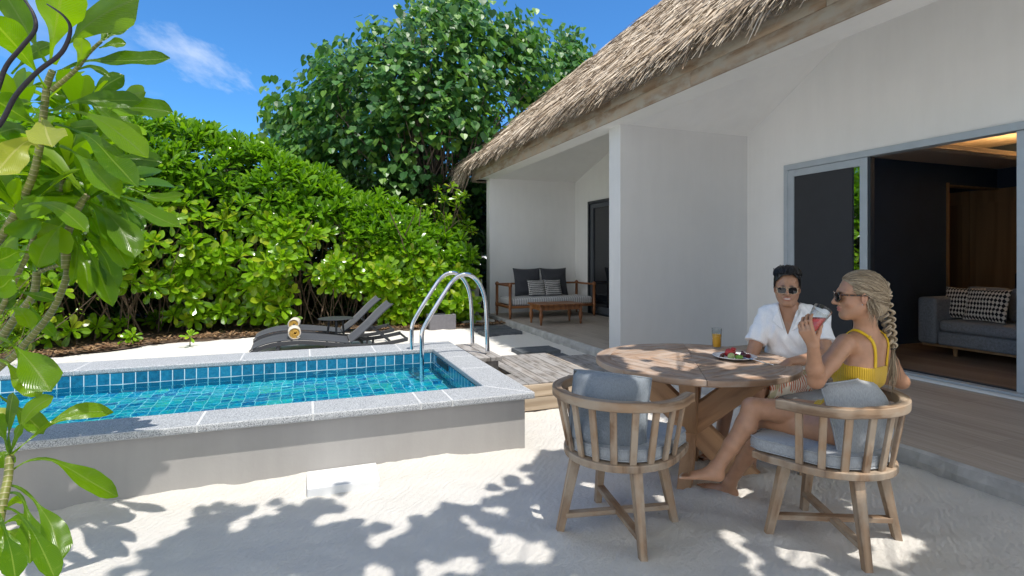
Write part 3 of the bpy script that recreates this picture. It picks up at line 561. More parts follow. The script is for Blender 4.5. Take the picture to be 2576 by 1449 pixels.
# inner layers
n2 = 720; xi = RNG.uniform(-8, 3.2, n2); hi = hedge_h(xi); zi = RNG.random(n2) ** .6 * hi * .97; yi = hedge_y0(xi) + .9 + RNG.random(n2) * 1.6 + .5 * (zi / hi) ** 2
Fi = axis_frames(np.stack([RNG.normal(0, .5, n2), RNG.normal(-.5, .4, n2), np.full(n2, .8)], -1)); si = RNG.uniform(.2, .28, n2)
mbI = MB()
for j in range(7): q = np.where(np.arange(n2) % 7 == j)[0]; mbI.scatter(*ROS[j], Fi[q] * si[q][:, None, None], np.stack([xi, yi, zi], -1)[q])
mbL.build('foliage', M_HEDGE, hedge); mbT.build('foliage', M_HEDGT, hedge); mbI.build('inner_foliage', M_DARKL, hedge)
mb = MB(); pick = RNG.choice(np.where(s < .95)[0], 170, False)
for i in pick:
    bx = x[i] + RNG.normal(0, .35); by = hedge_y0(np.array([bx]))[0] + RNG.uniform(.3, 1.3); top = np.array([x[i], y[i], z[i]])
    b0 = np.array([bx, by, 0]); m1 = b0 * .65 + top * .35 + np.array([RNG.normal(0, .12), RNG.uniform(.0, .3), RNG.uniform(-.1, .25)]); m2 = b0 * .3 + top * .7 + np.array([RNG.normal(0, .1), .12, 0])
    r0 = RNG.uniform(.008, .02); mb.tube(smooth_path([b0, m1, m2, top], 3), np.linspace(r0, .006, 10), 5, caps=False)
for _ in range(330):
    bx = RNG.uniform(-7, 3.1); by = hedge_y0(np.array([bx]))[0] + RNG.uniform(.25, 1.8); L = RNG.uniform(.5, 2.2)
    d = np.array([RNG.normal(0, .45) if bx < 1.8 else -abs(RNG.normal(0, .4)), RNG.normal(-.05, .2), 1]); b0 = np.array([bx, by, RNG.uniform(-.05, .5)])
    mb.tube(smooth_path([b0, b0 + d * L * .5 + RNG.normal(0, .08, 3), b0 + d * L + RNG.normal(0, .12, 3)], 2), RNG.uniform(.004, .011), 4, caps=False)
mb.build('stems', M_BARK, hedge, smooth=True)
# small plants on the sand edge
def seedling(x, y, sc, lab, n=2):
    t_ = thing('sea_lettuce_seedling', lab, 'seedling', (x, y, 0), group='low plants in front of the hedge'); mb = MB(); st = MB()
    for i in range(n):
        p = np.array([x + RNG.normal(0, .16 * sc) * (i > 0), y + RNG.normal(0, .08) * (i > 0), RNG.uniform(.14, .3) * sc])
        mb.scatter(*ROS[i % 7], axis_frames([(RNG.normal(0, .3), -.5, .8)]) * .24 * sc, [p]); st.tube([(x, y, 0), p], .008, 5)
    mb.build('foliage', M_HEDGE, t_); st.build('stem', M_BARK, t_)
for px, py, sc, lab, k in ((255, 840, 1.0, 'low bright green seedling on the sand at the left end of the hedge', 3), (320, 850, .7, 'small dull green seedling beside the litter left of the loungers', 2), (478, 850, .6, 'tiny lone green seedling in the leaf litter left of the loungers', 1), (385, 815, 1.1, 'low green seedling under the left part of the hedge', 3), (690, 815, 1.0, 'low green seedling just left of the rolled towels', 2), (1005, 745, 1.0, 'bushy green seedling behind the raised lounger backs', 3), (1075, 790, 1.0, 'bushy green seedling hanging over the grey planter box', 3), (1050, 715, 1.2, 'green seedling between the pool ladder and the trees', 2)):
    d = 1372 * 1.45 / (py + 22 - 642); p = P(px, py + 22, min(d, 11.2)); seedling(p.x, p.y, sc, lab, k)
# fine-leaved shrub at left
fs = thing('fine_leaved_shrub', 'pale fine-leaved shrub at the far left behind the pool', 'shrub', (-3.75, 8.6, 0)); mb = MB(); st = MB()
LS, LSF = leaf_tpl(.2, .2, .8)
for i in range(90):
    e = np.array([-3.95 + RNG.normal(0, .42), 8.75 + RNG.normal(0, .3), abs(RNG.normal(.75, .45))]); b = np.array([-3.8, 8.7, 0]); pth = smooth_path([b, (b + e) / 2 + RNG.normal(0, .08, 3), e], 4); st.tube(pth, np.linspace(.007, .002, len(pth)), 4, caps=False)
    k = 34; tt = RNG.uniform(.35, 1, k); pos = np.array([pth[int(q * (len(pth) - 1))] for q in tt]) + RNG.normal(0, .035, (k, 3))
    mb.scatter(LS, LSF, axis_frames(RNG.normal(0, 1, (k, 3)) + [0, -.3, .6]) * RNG.uniform(.03, .055, k)[:, None, None], pos)
mb.build('foliage', M_HEDGE, fs); st.build('stems', M_BARK, fs)
# hibiscus trees
HV = np.array([(0, 0, 0), (-.22, -.10, .02), (-.48, .10, .03), (-.50, .36, .0), (-.30, .70, -.06), (0, 1.0, -.16), (.30, .70, -.06), (.50, .36, 0), (.48, .10, .03), (.22, -.10, .02), (0, .35, -.06), (0, .68, -.10)])
HF = [(0, 1, 2, 10), (10, 2, 3), (10, 3, 4, 11), (11, 4, 5), (11, 5, 6), (10, 11, 6, 7), (10, 7, 8), (0, 10, 8, 9)]
def inpoly(px, py, poly):
    r = np.zeros(len(px), bool); n = len(poly)
    for i in range(n):
        (x1, y1), (x2, y2) = poly[i], poly[(i + 1) % n]
        c = ((y1 > py) != (y2 > py)) & (px < (x2 - x1) * (py - y1) / (y2 - y1 + 1e-9) + x1); r ^= c
    return r
def tree(name, label, poly, d0, thick, ncl, bases, lmat, lsize, nleaf, group=None, bmat=None, thin=None, cr=.32):
    poly = np.array(poly, float); lo, hi = poly.min(0), poly.max(0); root = thing(name, label, 'tree', tuple(bases[0]), group=group)
    px, py = RNG.uniform(lo[0], hi[0], ncl * 6), RNG.uniform(lo[1], hi[1], ncl * 6); ok = inpoly(px, py, poly)
    if thin: ok &= (RNG.random(len(px)) > thin(px, py))
    px, py = px[ok][:ncl], py[ok][:ncl]; cen = (lo + hi) / 2; hw = (hi - lo) / 2
    rr = np.sqrt(((px - cen[0]) / hw[0]) ** 2 + ((py - cen[1]) / hw[1]) ** 2); dep = d0 + RNG.uniform(-1, .75, len(px)) * thick * np.sqrt(np.clip(1.15 - rr ** 2, .1, 1))
    # clumps right on the outline
    k = 0; C = [P(a, b, d) for a, b, d in zip(px, py, dep)]
    C = np.array([tuple(c) for c in C]); crown = MB(); br = MB()
    cc = C.mean(0)
    for c in C:
        m = RNG.integers(int(nleaf * .6), int(nleaf * 1.4)); off = np.clip(RNG.normal(0, cr, (m, 3)), -1.5 * cr, 1.5 * cr) * [1, 1, .95]; pos = c + off
        out = (c - cc) * [1, 1, .6]; out = out / (np.linalg.norm(out) + 1e-6); side = RNG.normal(0, .75, (m, 3)) + out * .75 + [0, -.35, .15]
        R = []
        for sd in side:                       # blade hangs: y axis = tip direction (down and outward), z axis = face
            ydir = Vector((sd[0] * .55, sd[1] * .55, -.75 + RNG.normal(0, .32))).normalized(); zf = Vector((sd[0], sd[1], abs(sd[2]) + .55)); zf = (zf - ydir * zf.dot(ydir)).normalized(); xf = ydir.cross(zf)
            R.append([[xf.x, ydir.x, zf.x], [xf.y, ydir.y, zf.y], [xf.z, ydir.z, zf.z]])
        crown.scatter(HV, HF, np.array(R) * (RNG.uniform(.62, 1.2, m) * lsize)[:, None, None], pos)
    crown.build('crown', lmat, root)
    for i, c in enumerate(C[::2]):
        b = np.array(bases[i % len(bases)], float); fork = b + (cc - b) * [.35, .35, .45] + RNG.normal(0, .25, 3) * [1, 1, .6]; mid = (fork + c) / 2 + RNG.normal(0, .2, 3) + [0, 0, -.15]
        br.tube(smooth_path([fork, mid, c], 4), np.linspace(.035, .007, 9), 5, caps=False)
    br.build('branches', bmat or M_BARK2, root, smooth=True)
    for b in bases:
        b = np.array(b, float); tr_ = MB(); mid = b + (cc - b) * [.15, .15, .25] + RNG.normal(0, .12, 3); top = b + (cc - b) * [.42, .42, .5]
        hi_ = b + (cc - b) * [.85, .85, .95] + RNG.normal(0, .3, 3); tr_.tube(smooth_path([b, mid, top, hi_], 5), np.linspace(.10, .02, 16), 9); tr_.build('trunk', bmat or M_BARK2, root, smooth=True)
    return root
poly = [(690, 290), (700, 238), (748, 232), (790, 200), (812, 160), (850, 128), (868, 150), (930, 98), (978, 52), (1022, 62), (1062, 26), (1100, 4), (1140, -20), (1180, 0), (1206, 40), (1240, 62), (1300, 50), (1338, 62), (1368, 96), (1394, 160), (1420, 230), (1330, 330), (1230, 420), (1170, 470), (1168, 560), (1010, 560), (900, 520), (800, 440), (745, 400), (700, 345)]
tree('hibiscus_tree', 'large dark green heart-leaved tree rising behind the hedge', poly, 14.6, 2.4, 290, [(3.35, 13.6, 0), (2.75, 13.9, 0), (3.9, 14.2, 0)], M_TREEL, .185, 52,
     thin=lambda a, b: np.exp(-((a - 1130) / 120) ** 2 - ((b - 440) / 95) ** 2) * .97 + np.exp(-((a - 1290) / 60) ** 2 - ((b - 300) / 90) ** 2) * .7 + np.exp(-((a - 900) / 70) ** 2 - ((b - 500) / 40) ** 2) * .6)
tree('hibiscus_tree', 'smaller heart-leaved tree top showing just above the thatch', [(1400, 330), (1408, 150), (1420, 98), (1445, 86), (1462, 118), (1488, 128), (1500, 170), (1470, 330)], 16.5, 1.0, 44, [(8.2, 16.2, 0)], M_TREEL, .185, 44, cr=.26)
# dark mass of undergrowth behind
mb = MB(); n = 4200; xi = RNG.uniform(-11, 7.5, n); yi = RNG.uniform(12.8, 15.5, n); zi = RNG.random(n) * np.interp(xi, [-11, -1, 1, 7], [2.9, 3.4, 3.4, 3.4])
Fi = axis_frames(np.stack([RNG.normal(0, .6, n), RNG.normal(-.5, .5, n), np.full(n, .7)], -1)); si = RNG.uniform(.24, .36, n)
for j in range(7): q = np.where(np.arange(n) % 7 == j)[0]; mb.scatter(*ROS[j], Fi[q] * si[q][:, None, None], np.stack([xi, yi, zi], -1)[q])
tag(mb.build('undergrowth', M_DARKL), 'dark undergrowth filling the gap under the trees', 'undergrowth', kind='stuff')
# shrub between the hedge and the villa corner
sh = thing('sea_lettuce_bush', 'shaded bush squeezed between the tree trunks and the villa corner', 'bush', (3.0, 12.4, 0)); mb = MB(); st = MB(); stx = MB()
for _ in range(46):
    p = np.array([RNG.uniform(2.2, 3.7), RNG.uniform(11.6, 13.0), RNG.uniform(.4, 3.0)]); mb.scatter(*ROS[RNG.integers(7)], axis_frames([(RNG.normal(0, .4), -.6, .7)]) * RNG.uniform(.16, .26), [p]); b = np.array([RNG.uniform(2.3, 3.7), 12.6, 0])
    st.tube(smooth_path([b, (b + p) / 2 + RNG.normal(0, .15, 3), p], 3), np.linspace(.016, .006, 7), 5, caps=False)
mb.build('foliage', M_HEDGE, sh); st.build('stems', M_BARK, sh)
# ------------------------------------------------------------ foreground plants (about a metre from the camera)
def dmap(d): d = np.asarray(d, float); return np.where(d < 1.25, 2.02 * d, 2.525 + (d - 1.25) * .9)
def ribbon(mb, pts, dep, wpx, roll=0.2, pet=.2, wave=.15, fold=.30, nl=16):
    pts = smooth_path(np.array([(a, b, 0) for a, b in pts], float), 8)[:, :2]; L = np.concatenate([[0], np.cumsum(np.linalg.norm(np.diff(pts, axis=0), axis=1))]); L /= L[-1]
    tt = np.linspace(0, 1, nl + 1); q = np.stack([np.interp(tt, L, pts[:, 0]), np.interp(tt, L, pts[:, 1])], -1); dep = dmap(dep)
    d = np.interp(tt, np.linspace(0, 1, len(dep)), dep); C = np.array([tuple(P(a, b, c)) for (a, b), c in zip(q, d)]); T = np.gradient(C, axis=0); T /= np.linalg.norm(T, axis=1)[:, None]
    vd = C - np.array([0, 0, EYE]); vd /= np.linalg.norm(vd, axis=1)[:, None]; perp = np.cross(T, vd); perp /= np.linalg.norm(perp, axis=1)[:, None]
    up = np.cross(perp, T); lat = perp * math.cos(roll) + up * math.sin(roll); nrm = np.cross(lat, T)
    b = np.clip((tt - pet) / (1 - pet), 0, 1); prof = np.where(b > 0, np.sin(np.pi * np.clip(b, 0, 1) ** 2.0) ** .8 + .12 * np.sin(np.pi * b), 0); prof = np.clip(prof, .0, 1)
    wm = wpx * 1.0 / FPX * d.mean() / 2 / max(.35, math.cos(roll)); hw = prof * wm + .005 * (1 - b)
    hw[-1] = .002; ph = RNG.uniform(0, 6); V = []; Lc = []
    nz = np.sign(nrm[:, 2].mean() + 1e-6)
    for i in range(nl + 1):
        for u in (-1, -.5, 0, .5, 1):
            wv = wave * wm * math.sin(tt[i] * 17 + ph + (2.0 if u > 0 else 0)) * abs(u) ** 2
            V.append(C[i] + lat[i] * hw[i] * u + nrm[i] * nz * (fold * hw[i] * abs(u) + wv)); Lc.append((u, tt[i], 0))
    F = [(5 * i + k, 5 * i + k + 1, 5 * i + k + 6, 5 * i + k + 5) for i in range(nl) for k in range(4)]
    mb.add(np.array(V), F); mb.C[-1] = np.array(Lc, float)
def stemmat():
    t = NT('ringed_stem'); sp = t.n('SeparateXYZ', {0: t.n('Attribute', attribute_name='lc').outputs['Vector']}); c = t.coord()
    rg = t.n('TexWave', {'Vector': t.n('CombineXYZ', {0: sp.outputs[2], 1: 0.0, 2: 0.0}).outputs[0], 'Scale': 14.0, 'Distortion': 1.0}, bands_direction='X').outputs[0]
    n_ = t.noise(c, 12, 4); col = t.ramp(n_, [(.3, (.085, .105, .016)), (.7, (.19, .20, .035))]); col = t.mix(t.ramp(rg, [(.95, (0, 0, 0)), (.985, (1, 1, 1))]), col, (.34, .29, .17)); t.P(color=col, rough=.5, normal=t.bump(rg, .3, .003)); return t.m
M_STEM = stemmat()
def conv(s, oy, pts): return [(s * a, oy + s * b) for a, b in pts]
A6 = lambda *p: conv(.463, 0, p); A7 = lambda *p: conv(.3057, 1006, p); A8 = lambda *p: conv(.2776, 536.6, p)
up_ = thing('sea_lettuce_plant', 'tall broad-leaved plant at the left edge, its leaves against the sky', 'plant', (-1.6, 2.2, 0), group='broad-leaved plants at the left edge')
mb = MB(); my = MB()
for pts, dep, w, roll in [
    (A6((268, 352), (300, 160), (345, -90)), (1.2, 1.05), 96, .15), (A6((290, 350), (390, 215), (540, 90), (760, -20)), (1.2, 1.12), 78, .5), (A6((256, 352), (150, 170), (10, -60)), (1.2, 1.15), 60, .3),
    (A6((252, 480), (130, 300), (-60, 90)), (1.2, 1.0), 74, .2), (A6((296, 388), (480, 335), (700, 330), (925, 318)), (1.2, 1.3), 34, .9), (A6((265, 604), (440, 550), (610, 545), (770, 548)), (1.18, 1.3), 42, .5),
    (A6((310, 590), (520, 640), (690, 760), (805, 860)), (1.2, 1.1), 54, .4), (A6((290, 670), (480, 740), (620, 880), (745, 1015)), (1.2, 1.05), 54, .3), (A6((325, 790), (430, 850), (560, 980), (642, 1078)), (1.2, 1.05), 50, .4),
    (A6((480, 560), (640, 585), (800, 590), (942, 612)), (1.4, 1.5), 46, .6), (A6((560, 860), (700, 860), (800, 870), (885, 880)), (1.5, 1.6), 40, .5),
    (A6((560, 1060), (700, 1100), (850, 1180), (980, 1235)), (1.4, 1.35), 38, .6), (A6((450, 1085), (560, 1140), (660, 1250), (735, 1400)), (1.35, 1.25), 62, .3), (A6((460, 1100), (540, 1210), (620, 1330), (700, 1460)), (1.35, 1.3), 50, .4),
    (A6((120, 1120), (230, 1105), (350, 1150), (475, 1262)), (1.1, 1.05), 40, .3), (A6((370, 1180), (300, 1260), (240, 1350), (200, 1450)), (1.2, 1.15), 56, .3), (A6((680, 1010), (820, 1070), (900, 1075), (1002, 1055)), (1.5, 1.55), 22, .5),
    (A6((410, 375), (440, 300), (445, 205)), (1.2, 1.15), 34, .2), (A6((545, 230), (610, 180), (685, 125)), (1.2, 1.25), 30, .4), (A6((540, 262), (610, 238), (685, 235)), (1.2, 1.22), 22, .5), (A6((425, 378), (500, 362), (600, 418)), (1.2, 1.2), 15, .3),
    (A6((540, 240), (580, 160), (600, 95)), (1.2, 1.24), 32, .3), (A6((250, 700), (130, 640), (0, 560), (-60, 540)), (1.2, 1.1), 60, .4), (A6((235, 560), (150, 560), (60, 600), (-40, 640)), (1.2, 1.25), 60, .5), (A6((200, 760), (100, 700), (0, 720), (-60, 740)), (1.25, 1.3), 52, .3)]: ribbon(mb, pts, dep, w, roll)
for pts, dep, w, roll in [(A6((228, 640), (245, 690), (258, 740), (285, 800)), (1.18, 1.0), 74, .1), (A6((212, 810), (160, 765), (80, 820), (-30, 950)), (1.15, 1.05), 66, .2)]: ribbon(my, pts, dep, w, roll, pet=.05)
for k in range(62):
    a, b = RNG.uniform(-40, 640), RNG.uniform(380, 1250); an = RNG.uniform(-.9, 1.3); L = RNG.uniform(200, 330); dd = RNG.uniform(1.45, 2.1)
    if a + L * math.cos(an) > 800 or (b < 520 and a > 300): continue
    ribbon(mb, A6((a, b), (a + .5 * L * math.cos(an), b + .5 * L * math.sin(an) - 25), (a + L * math.cos(an), b + L * math.sin(an))), (dd, dd + RNG.uniform(-.15, .15)), RNG.uniform(26, 46), RNG.uniform(0, .8))
mb.build('leaves', M_FG, up_, smooth=True); my.build('yellow_leaf', M_FGY, up_, smooth=True)
def pstem(mb, pts, dep, r0, r1):
    q = smooth_path(np.array([(a, b, 0) for a, b in pts], float), 5)[:, :2]; d = np.interp(np.linspace(0, 1, len(q)), np.linspace(0, 1, len(dep)), dmap(dep))
    mb.tube([P(a, b, c) for (a, b), c in zip(q, d)], np.linspace(r0, r1, len(q)) * 1.75, 10)
sb = MB(); pstem(sb, A6((-500, 3700), (-260, 1760), (0, 1300), (110, 1110), (180, 950), (215, 800), (235, 640), (255, 470), (285, 385)), (1.25, 1.2), .0105, .008); pstem(sb, A6((280, 492), (410, 380), (480, 290), (550, 225)), (1.2, 1.2), .006, .004)
pstem(sb, A6((360, 1460), (362, 1290), (420, 1140), (475, 1060)), (1.35, 1.35), .012, .008); pstem(sb, A6((330, 1130), (350, 1000), (372, 900)), (1.5, 1.5), .012, .01)
for pts, d_, r in ((A8((-220, 3400), (-150, 1700), (170, 1250), (450, 920), (590, 620), (610, 420), (610, 200), (640, 40)), 1.5, .0105), (A8((-200, 3400), (-90, 1100), (0, 900), (130, 620), (250, 370), (312, 180), (270, 60), (200, 0)), 1.2, .0072), (A8((-260, 3400), (-160, 1420), (20, 1130), (130, 960), (300, 740), (335, 520)), 1.7, .0135), (A8((335, 540), (440, 500), (580, 450)), 1.7, .007)): pstem(sb, pts, (d_, d_), r, r * .75)
sb.build('stem', M_STEM, up_, smooth=True)
hang = MB()
for pts, dep, w, roll in [(A8((640, 150), (690, 300), (690, 450), (655, 620)), (1.4, 1.35), 26, .4), (A8((660, 170), (760, 420), (790, 580), (800, 750)), (1.4, 1.3), 40, .3), (A8((700, 190), (840, 420), (930, 620), (1020, 845)), (1.4, 1.35), 42, .3), (A8((720, 160), (900, 330), (990, 500), (1030, 720)), (1.45, 1.4), 40, .4),
    (A8((560, 130), (480, 190), (420, 330), (360, 500)), (1.3, 1.2), 44, .2), (A8((265, 350), (160, 350), (60, 400), (-60, 440)), (1.15, 1.05), 50, .2), (A8((40, 870), (140, 860), (220, 930), (275, 1050)), (1.25, 1.2), 36, .3), (A8((150, 700), (280, 735), (390, 760), (495, 790)), (1.3, 1.3), 24, .4), (A8((260, 800), (330, 930), (410, 1030), (500, 1115)), (1.6, 1.6), 26, .4),
    (A8((200, 560), (90, 600), (30, 660), (-60, 680)), (1.1, 1.05), 54, .2), (A8((180, 700), (120, 760), (60, 800), (-60, 830)), (1.2, 1.2), 40, .3)]: ribbon(hang, pts, dep, w, roll)
hang.build('leaves', M_FG, up_, smooth=True)
M_FG2 = leafmat('broad_leaf_plain', [(.065, .15, .005), (.115, .225, .006), (.18, .30, .008)], .52, (2.1, 2.0, .35), .30)
mb = MB(); ROSF = [rosette(13, .25, 1.9, .95, .45) for _ in range(3)]
for i, (a, b, d_, z_) in enumerate(((171, 425, 2.75, .40), (220, 490, 2.65, .40), (178, 548, 2.8, .36), (55, 538, 2.5, .36), (165, 452, 2.8, .34), (60, 300, 2.9, .42), (200, 300, 3.0, .40), (275, 470, 3.1, .36), (20, 440, 2.8, .40), (95, 620, 3.0, .34))):
    mb.scatter(*ROSF[i % 3], axis_frames([(RNG.normal(.1, .3), RNG.normal(-.35, .2), .8)]) * z_, [tuple(P(a, b, d_))])
mb.build('leaves', M_FG2, up_, smooth=True)
lw = thing('sea_lettuce_plant', 'low broad-leaved plant in the bottom left corner, drooping over the sand beside the pool wall', 'plant', (-1.25, 1.6, 0), group='broad-leaved plants at the left edge')
mb = MB()
for pts, dep, w, roll in [(A7((88, 440), (180, 210), (280, 70), (440, -30)), (1.05, 1.1), 36, .5), (A7((95, 455), (340, 250), (620, 110), (935, 100)), (1.05, 1.2), 38, .5), (A7((92, 590), (230, 500), (400, 490), (560, 560), (760, 680), (968, 798)), (1.05, 1.15), 46, .4), (A7((80, 700), (170, 730), (300, 850), (430, 1050), (500, 1330)), (1.05, .98), 54, .2),
    (A7((25, 770), (150, 770), (215, 900), (240, 1100), (250, 1345)), (1.05, .95), 54, .2), (A7((20, 890), (150, 930), (290, 1120), (460, 1480)), (1.0, .9), 46, .3), (A7((0, 930), (70, 870), (120, 840), (190, 820)), (1.05, 1.1), 20, .6), (A7((78, 450), (70, 250), (85, 60), (110, -60)), (1.05, 1.0), 22, .7), (A7((76, 440), (30, 300), (-30, 200), (-90, 120)), (1.05, 1.0), 40, .3),
    (A7((-40, -60), (70, 20), (200, 120), (362, 275)), (1.25, 1.2), 44, .3), (A7((-20, 930), (40, 1080), (90, 1250), (130, 1480)), (.95, .85), 46, .2), (A7((30, 1020), (90, 990), (140, 985), (190, 1000)), (1.1, 1.15), 24, .4), (A7((-60, 870), (0, 960), (30, 1150), (20, 1400)), (.95, .9), 60, .2), (A7((85, 430), (120, 330), (150, 250), (170, 200)), (1.05, 1.05), 16, .5),
    (A7((-60, 500), (0, 440), (30, 460), (40, 560)), (1.1, 1.1), 40, .2), (A7((0, 1060), (80, 1090), (130, 1110), (170, 1120)), (1.1, 1.1), 26, .3),
    ([(-30, 840), (20, 860), (70, 905), (130, 985)], (1.15, 1.1), 76, .2), ([(-40, 900), (10, 910), (60, 960), (105, 995)], (1.2, 1.2), 50, .3)]: ribbon(mb, pts, dep, w, roll, pet=.34)
mb.build('leaves', M_FG, lw, smooth=True)
sb = MB(); pstem(sb, A7((-160, 1900), (-60, 1250), (-10, 1000), (30, 800), (65, 650), (80, 465)), (.95, 1.05), .011, .008); sb.build('stem', M_STEM, lw, smooth=True)
oy = MB(); ribbon(oy, A7((-60, 60), (-10, 100), (20, 140), (60, 160)), (1.1, 1.1), 36, .1, pet=.02); oy.build('yellow_leaf', M_FGY, lw, smooth=True)
# two dark curled tendrils
M_TEND = simple('dark_tendril', (.012, .008, .012), .55, var=.4, vscale=30, bump=.6, bscale=120)
for pts, d_, lab in ((((-60, 330), (-10, 235), (15, 168), (55, 118), (88, 75), (84, 35), (55, -8), (20, -40)), .85, 'dark curling tendril nearest the left edge, in front of the leaves'), (((-60, 370), (0, 312), (40, 240), (95, 180), (155, 132), (177, 75), (160, 40), (118, 10)), .8, 'dark curling tendril with its tip in front of the tall plant stem')):
    q = smooth_path(np.array([(a, b, 0) for a, b in pts], float), 6)[:, :2]; mb = MB(); m_ = len(q)
    mb.tube([P(a, b, d_) for a, b in q], np.interp(np.linspace(0, 1, m_), [0, .6, 1], [.0036, .003, .001]), 10); tag(mb.build('curled_tendril', M_TEND, smooth=True), lab, 'tendril', 'dark curling tendrils')
# ------------------------------------------------------------ shade tree behind the camera: its crown throws the dappled shade
shade = [(-.62, 2.45), (-.66, 3.1), (-.46, 3.42), (-.30, 3.28), (.03, 3.36), (.13, 3.12), (.45, 2.84), (.60, 2.66), (.73, 2.86), (.88, 3.0), (1.36, 3.12), (1.60, 3.36), (1.75, 3.55), (2.2, 3.75), (3.2, 3.9), (3.4, 1.0), (-.3, .6), (-.42, 2.1)]
tr_ = thing('shade_tree', 'leafy shade tree standing outside the view, throwing dappled shade on the sand', 'tree', (-.4, -2.6, 0))
n = 30000; gx = RNG.uniform(-1.6, 3.4, n); gy = RNG.uniform(.4, 4.1, n); hz = RNG.uniform(3.3, 5.2, n)
jx = gx + .10 * fbm(gx * 4.2, gy * 4.2, 3); jy = gy + .10 * fbm(gx * 4.2 + 30, gy * 4.2, 3)
jx = jx + RNG.normal(0, .075, n); jy = jy + RNG.normal(0, .075, n); ok = inpoly(jx, jy, shade); hol = np.stack([RNG.uniform(-.6, 3.3, 46), RNG.uniform(1.0, 3.7, 46)], -1)
hol = np.concatenate([hol, np.stack([RNG.uniform(1.85, 2.45, 34), RNG.uniform(2.95, 3.75, 34)], -1), np.stack([RNG.uniform(.2, 1.3, 16), RNG.uniform(2.4, 3.0, 16)], -1), np.stack([RNG.uniform(1.7, 2.9, 18), RNG.uniform(1.4, 2.1, 18)], -1), np.stack([RNG.uniform(2.3, 3.0, 10), RNG.uniform(2.6, 3.7, 10)], -1)]); hr = RNG.uniform(.012, .045, len(hol))
for (a, b), r in zip(hol, hr): ok &= ((gx - a) ** 2 + ((gy - b) * .8) ** 2) > (r + .06) ** 2
gx, gy, hz = gx[ok][:13000], gy[ok][:13000], hz[ok][:13000]; n = len(gx)
pos = np.stack([gx + hz * SUN.x / SUN.z, gy + hz * SUN.y / SUN.z, hz], -1); crown = MB()
crown.scatter(HV - [0, .45, 0], HF, axis_frames(RNG.normal(0, .3, (n, 3)) + [.05, -.3, 1]) * RNG.uniform(.085, .14, n)[:, None, None], pos); crown.build('crown', M_TREEL, tr_)
br = MB(); tk = MB(); tk.tube(smooth_path([(-.4, -2.6, -.1), (-.3, -2.3, 1.5), (.1, -1.7, 2.9), (.5, -.9, 3.9), (.9, .1, 4.5)], 5), np.linspace(.17, .05, 21), 10)
for i in RNG.choice(n, 60, False):
    e = pos[i]; b = np.array([.2, -1.5, 3.1]) if i % 2 else np.array([.6, -.6, 4.1]); br.tube(smooth_path([b, (b + e) / 2 + RNG.normal(0, .12, 3), e], 3), np.linspace(.02, .004, 7), 5, caps=False)
tk.build('trunk', M_BARK2, tr_, smooth=True); br.build('branches', M_BARK2, tr_, smooth=True)
# ------------------------------------------------------------ furniture
def atz(px, py, z):
    d = FPX * (EYE - z) / (py - 642); return P(px, py, d)
def aty(px, py, Y):
    r = ray(px); return P(px, py, Y / r.y)
def fabric(name, col, weave=420, var=.10, attr=None, stripes=None, diamond=None, rough=.9):
    t = NT(name); c = t.coord(attr); n = t.noise(c, 14, 4); f1 = t.noise(t.coord(attr, (1, 12, 1)), weave / 6, 2, .6); f2 = t.noise(t.coord(attr, (12, 1, 1)), weave / 6, 2, .6); w = t.math('ADD', f1, f2)
    cc = t.ramp(t.math('MULTIPLY', w, .5), [(.36, tuple(x * (1 - var * 2.2) for x in col)), (.64, tuple(min(1, x * (1 + var * 2.0)) for x in col))])
    if stripes:
        sp = t.n('SeparateXYZ', {0: c}); m = t.math('LESS_THAN', t.math('FRACT', t.math('MULTIPLY', sp.outputs[0], stripes)), .16); cc = t.mix(m, cc, (.07, .07, .08))
    if diamond:
        sp = t.n('SeparateXYZ', {0: c}); u = t.math('MULTIPLY', sp.outputs[0], diamond); v = t.math('MULTIPLY', sp.outputs[1], diamond * .62)
        a = t.math('LESS_THAN', t.math('FRACT', t.math('ADD', u, v)), .5); b = t.math('LESS_THAN', t.math('FRACT', t.math('SUBTRACT', u, v)), .5)
        x = t.math('ABSOLUTE', t.math('SUBTRACT', a, b)); cc = t.mix(x, (.022, .022, .028), (.60, .58, .55))
    t.P(color=cc, rough=rough, spec=.2, sheen=.15, normal=t.bump(t.math('ADD', w, t.math('MULTIPLY', n, 2.0)), .35, .003)); return t.m
M_TEAK = wood('washed_teak', (.36, .235, .14), (.17, .10, .055), 1.0, .7, 8, weather=(.38, .30, .22), bump=.45)
M_TABLE = wood('table_teak', (.43, .285, .19), (.25, .15, .09), .9, .62, 8, weather=(.42, .335, .27), bump=.3)
M_TBASEW = wood('table_base_teak', (.50, .29, .15), (.28, .15, .075), .55, .6, 6, weather=(.45, .27, .15), bump=.35)
M_LINEN = fabric('grey_linen', (.36, .375, .385)); M_LINEND = fabric('shaded_grey_linen', (.21, .235, .26))  # second one is the same grey linen with shade put into its colour
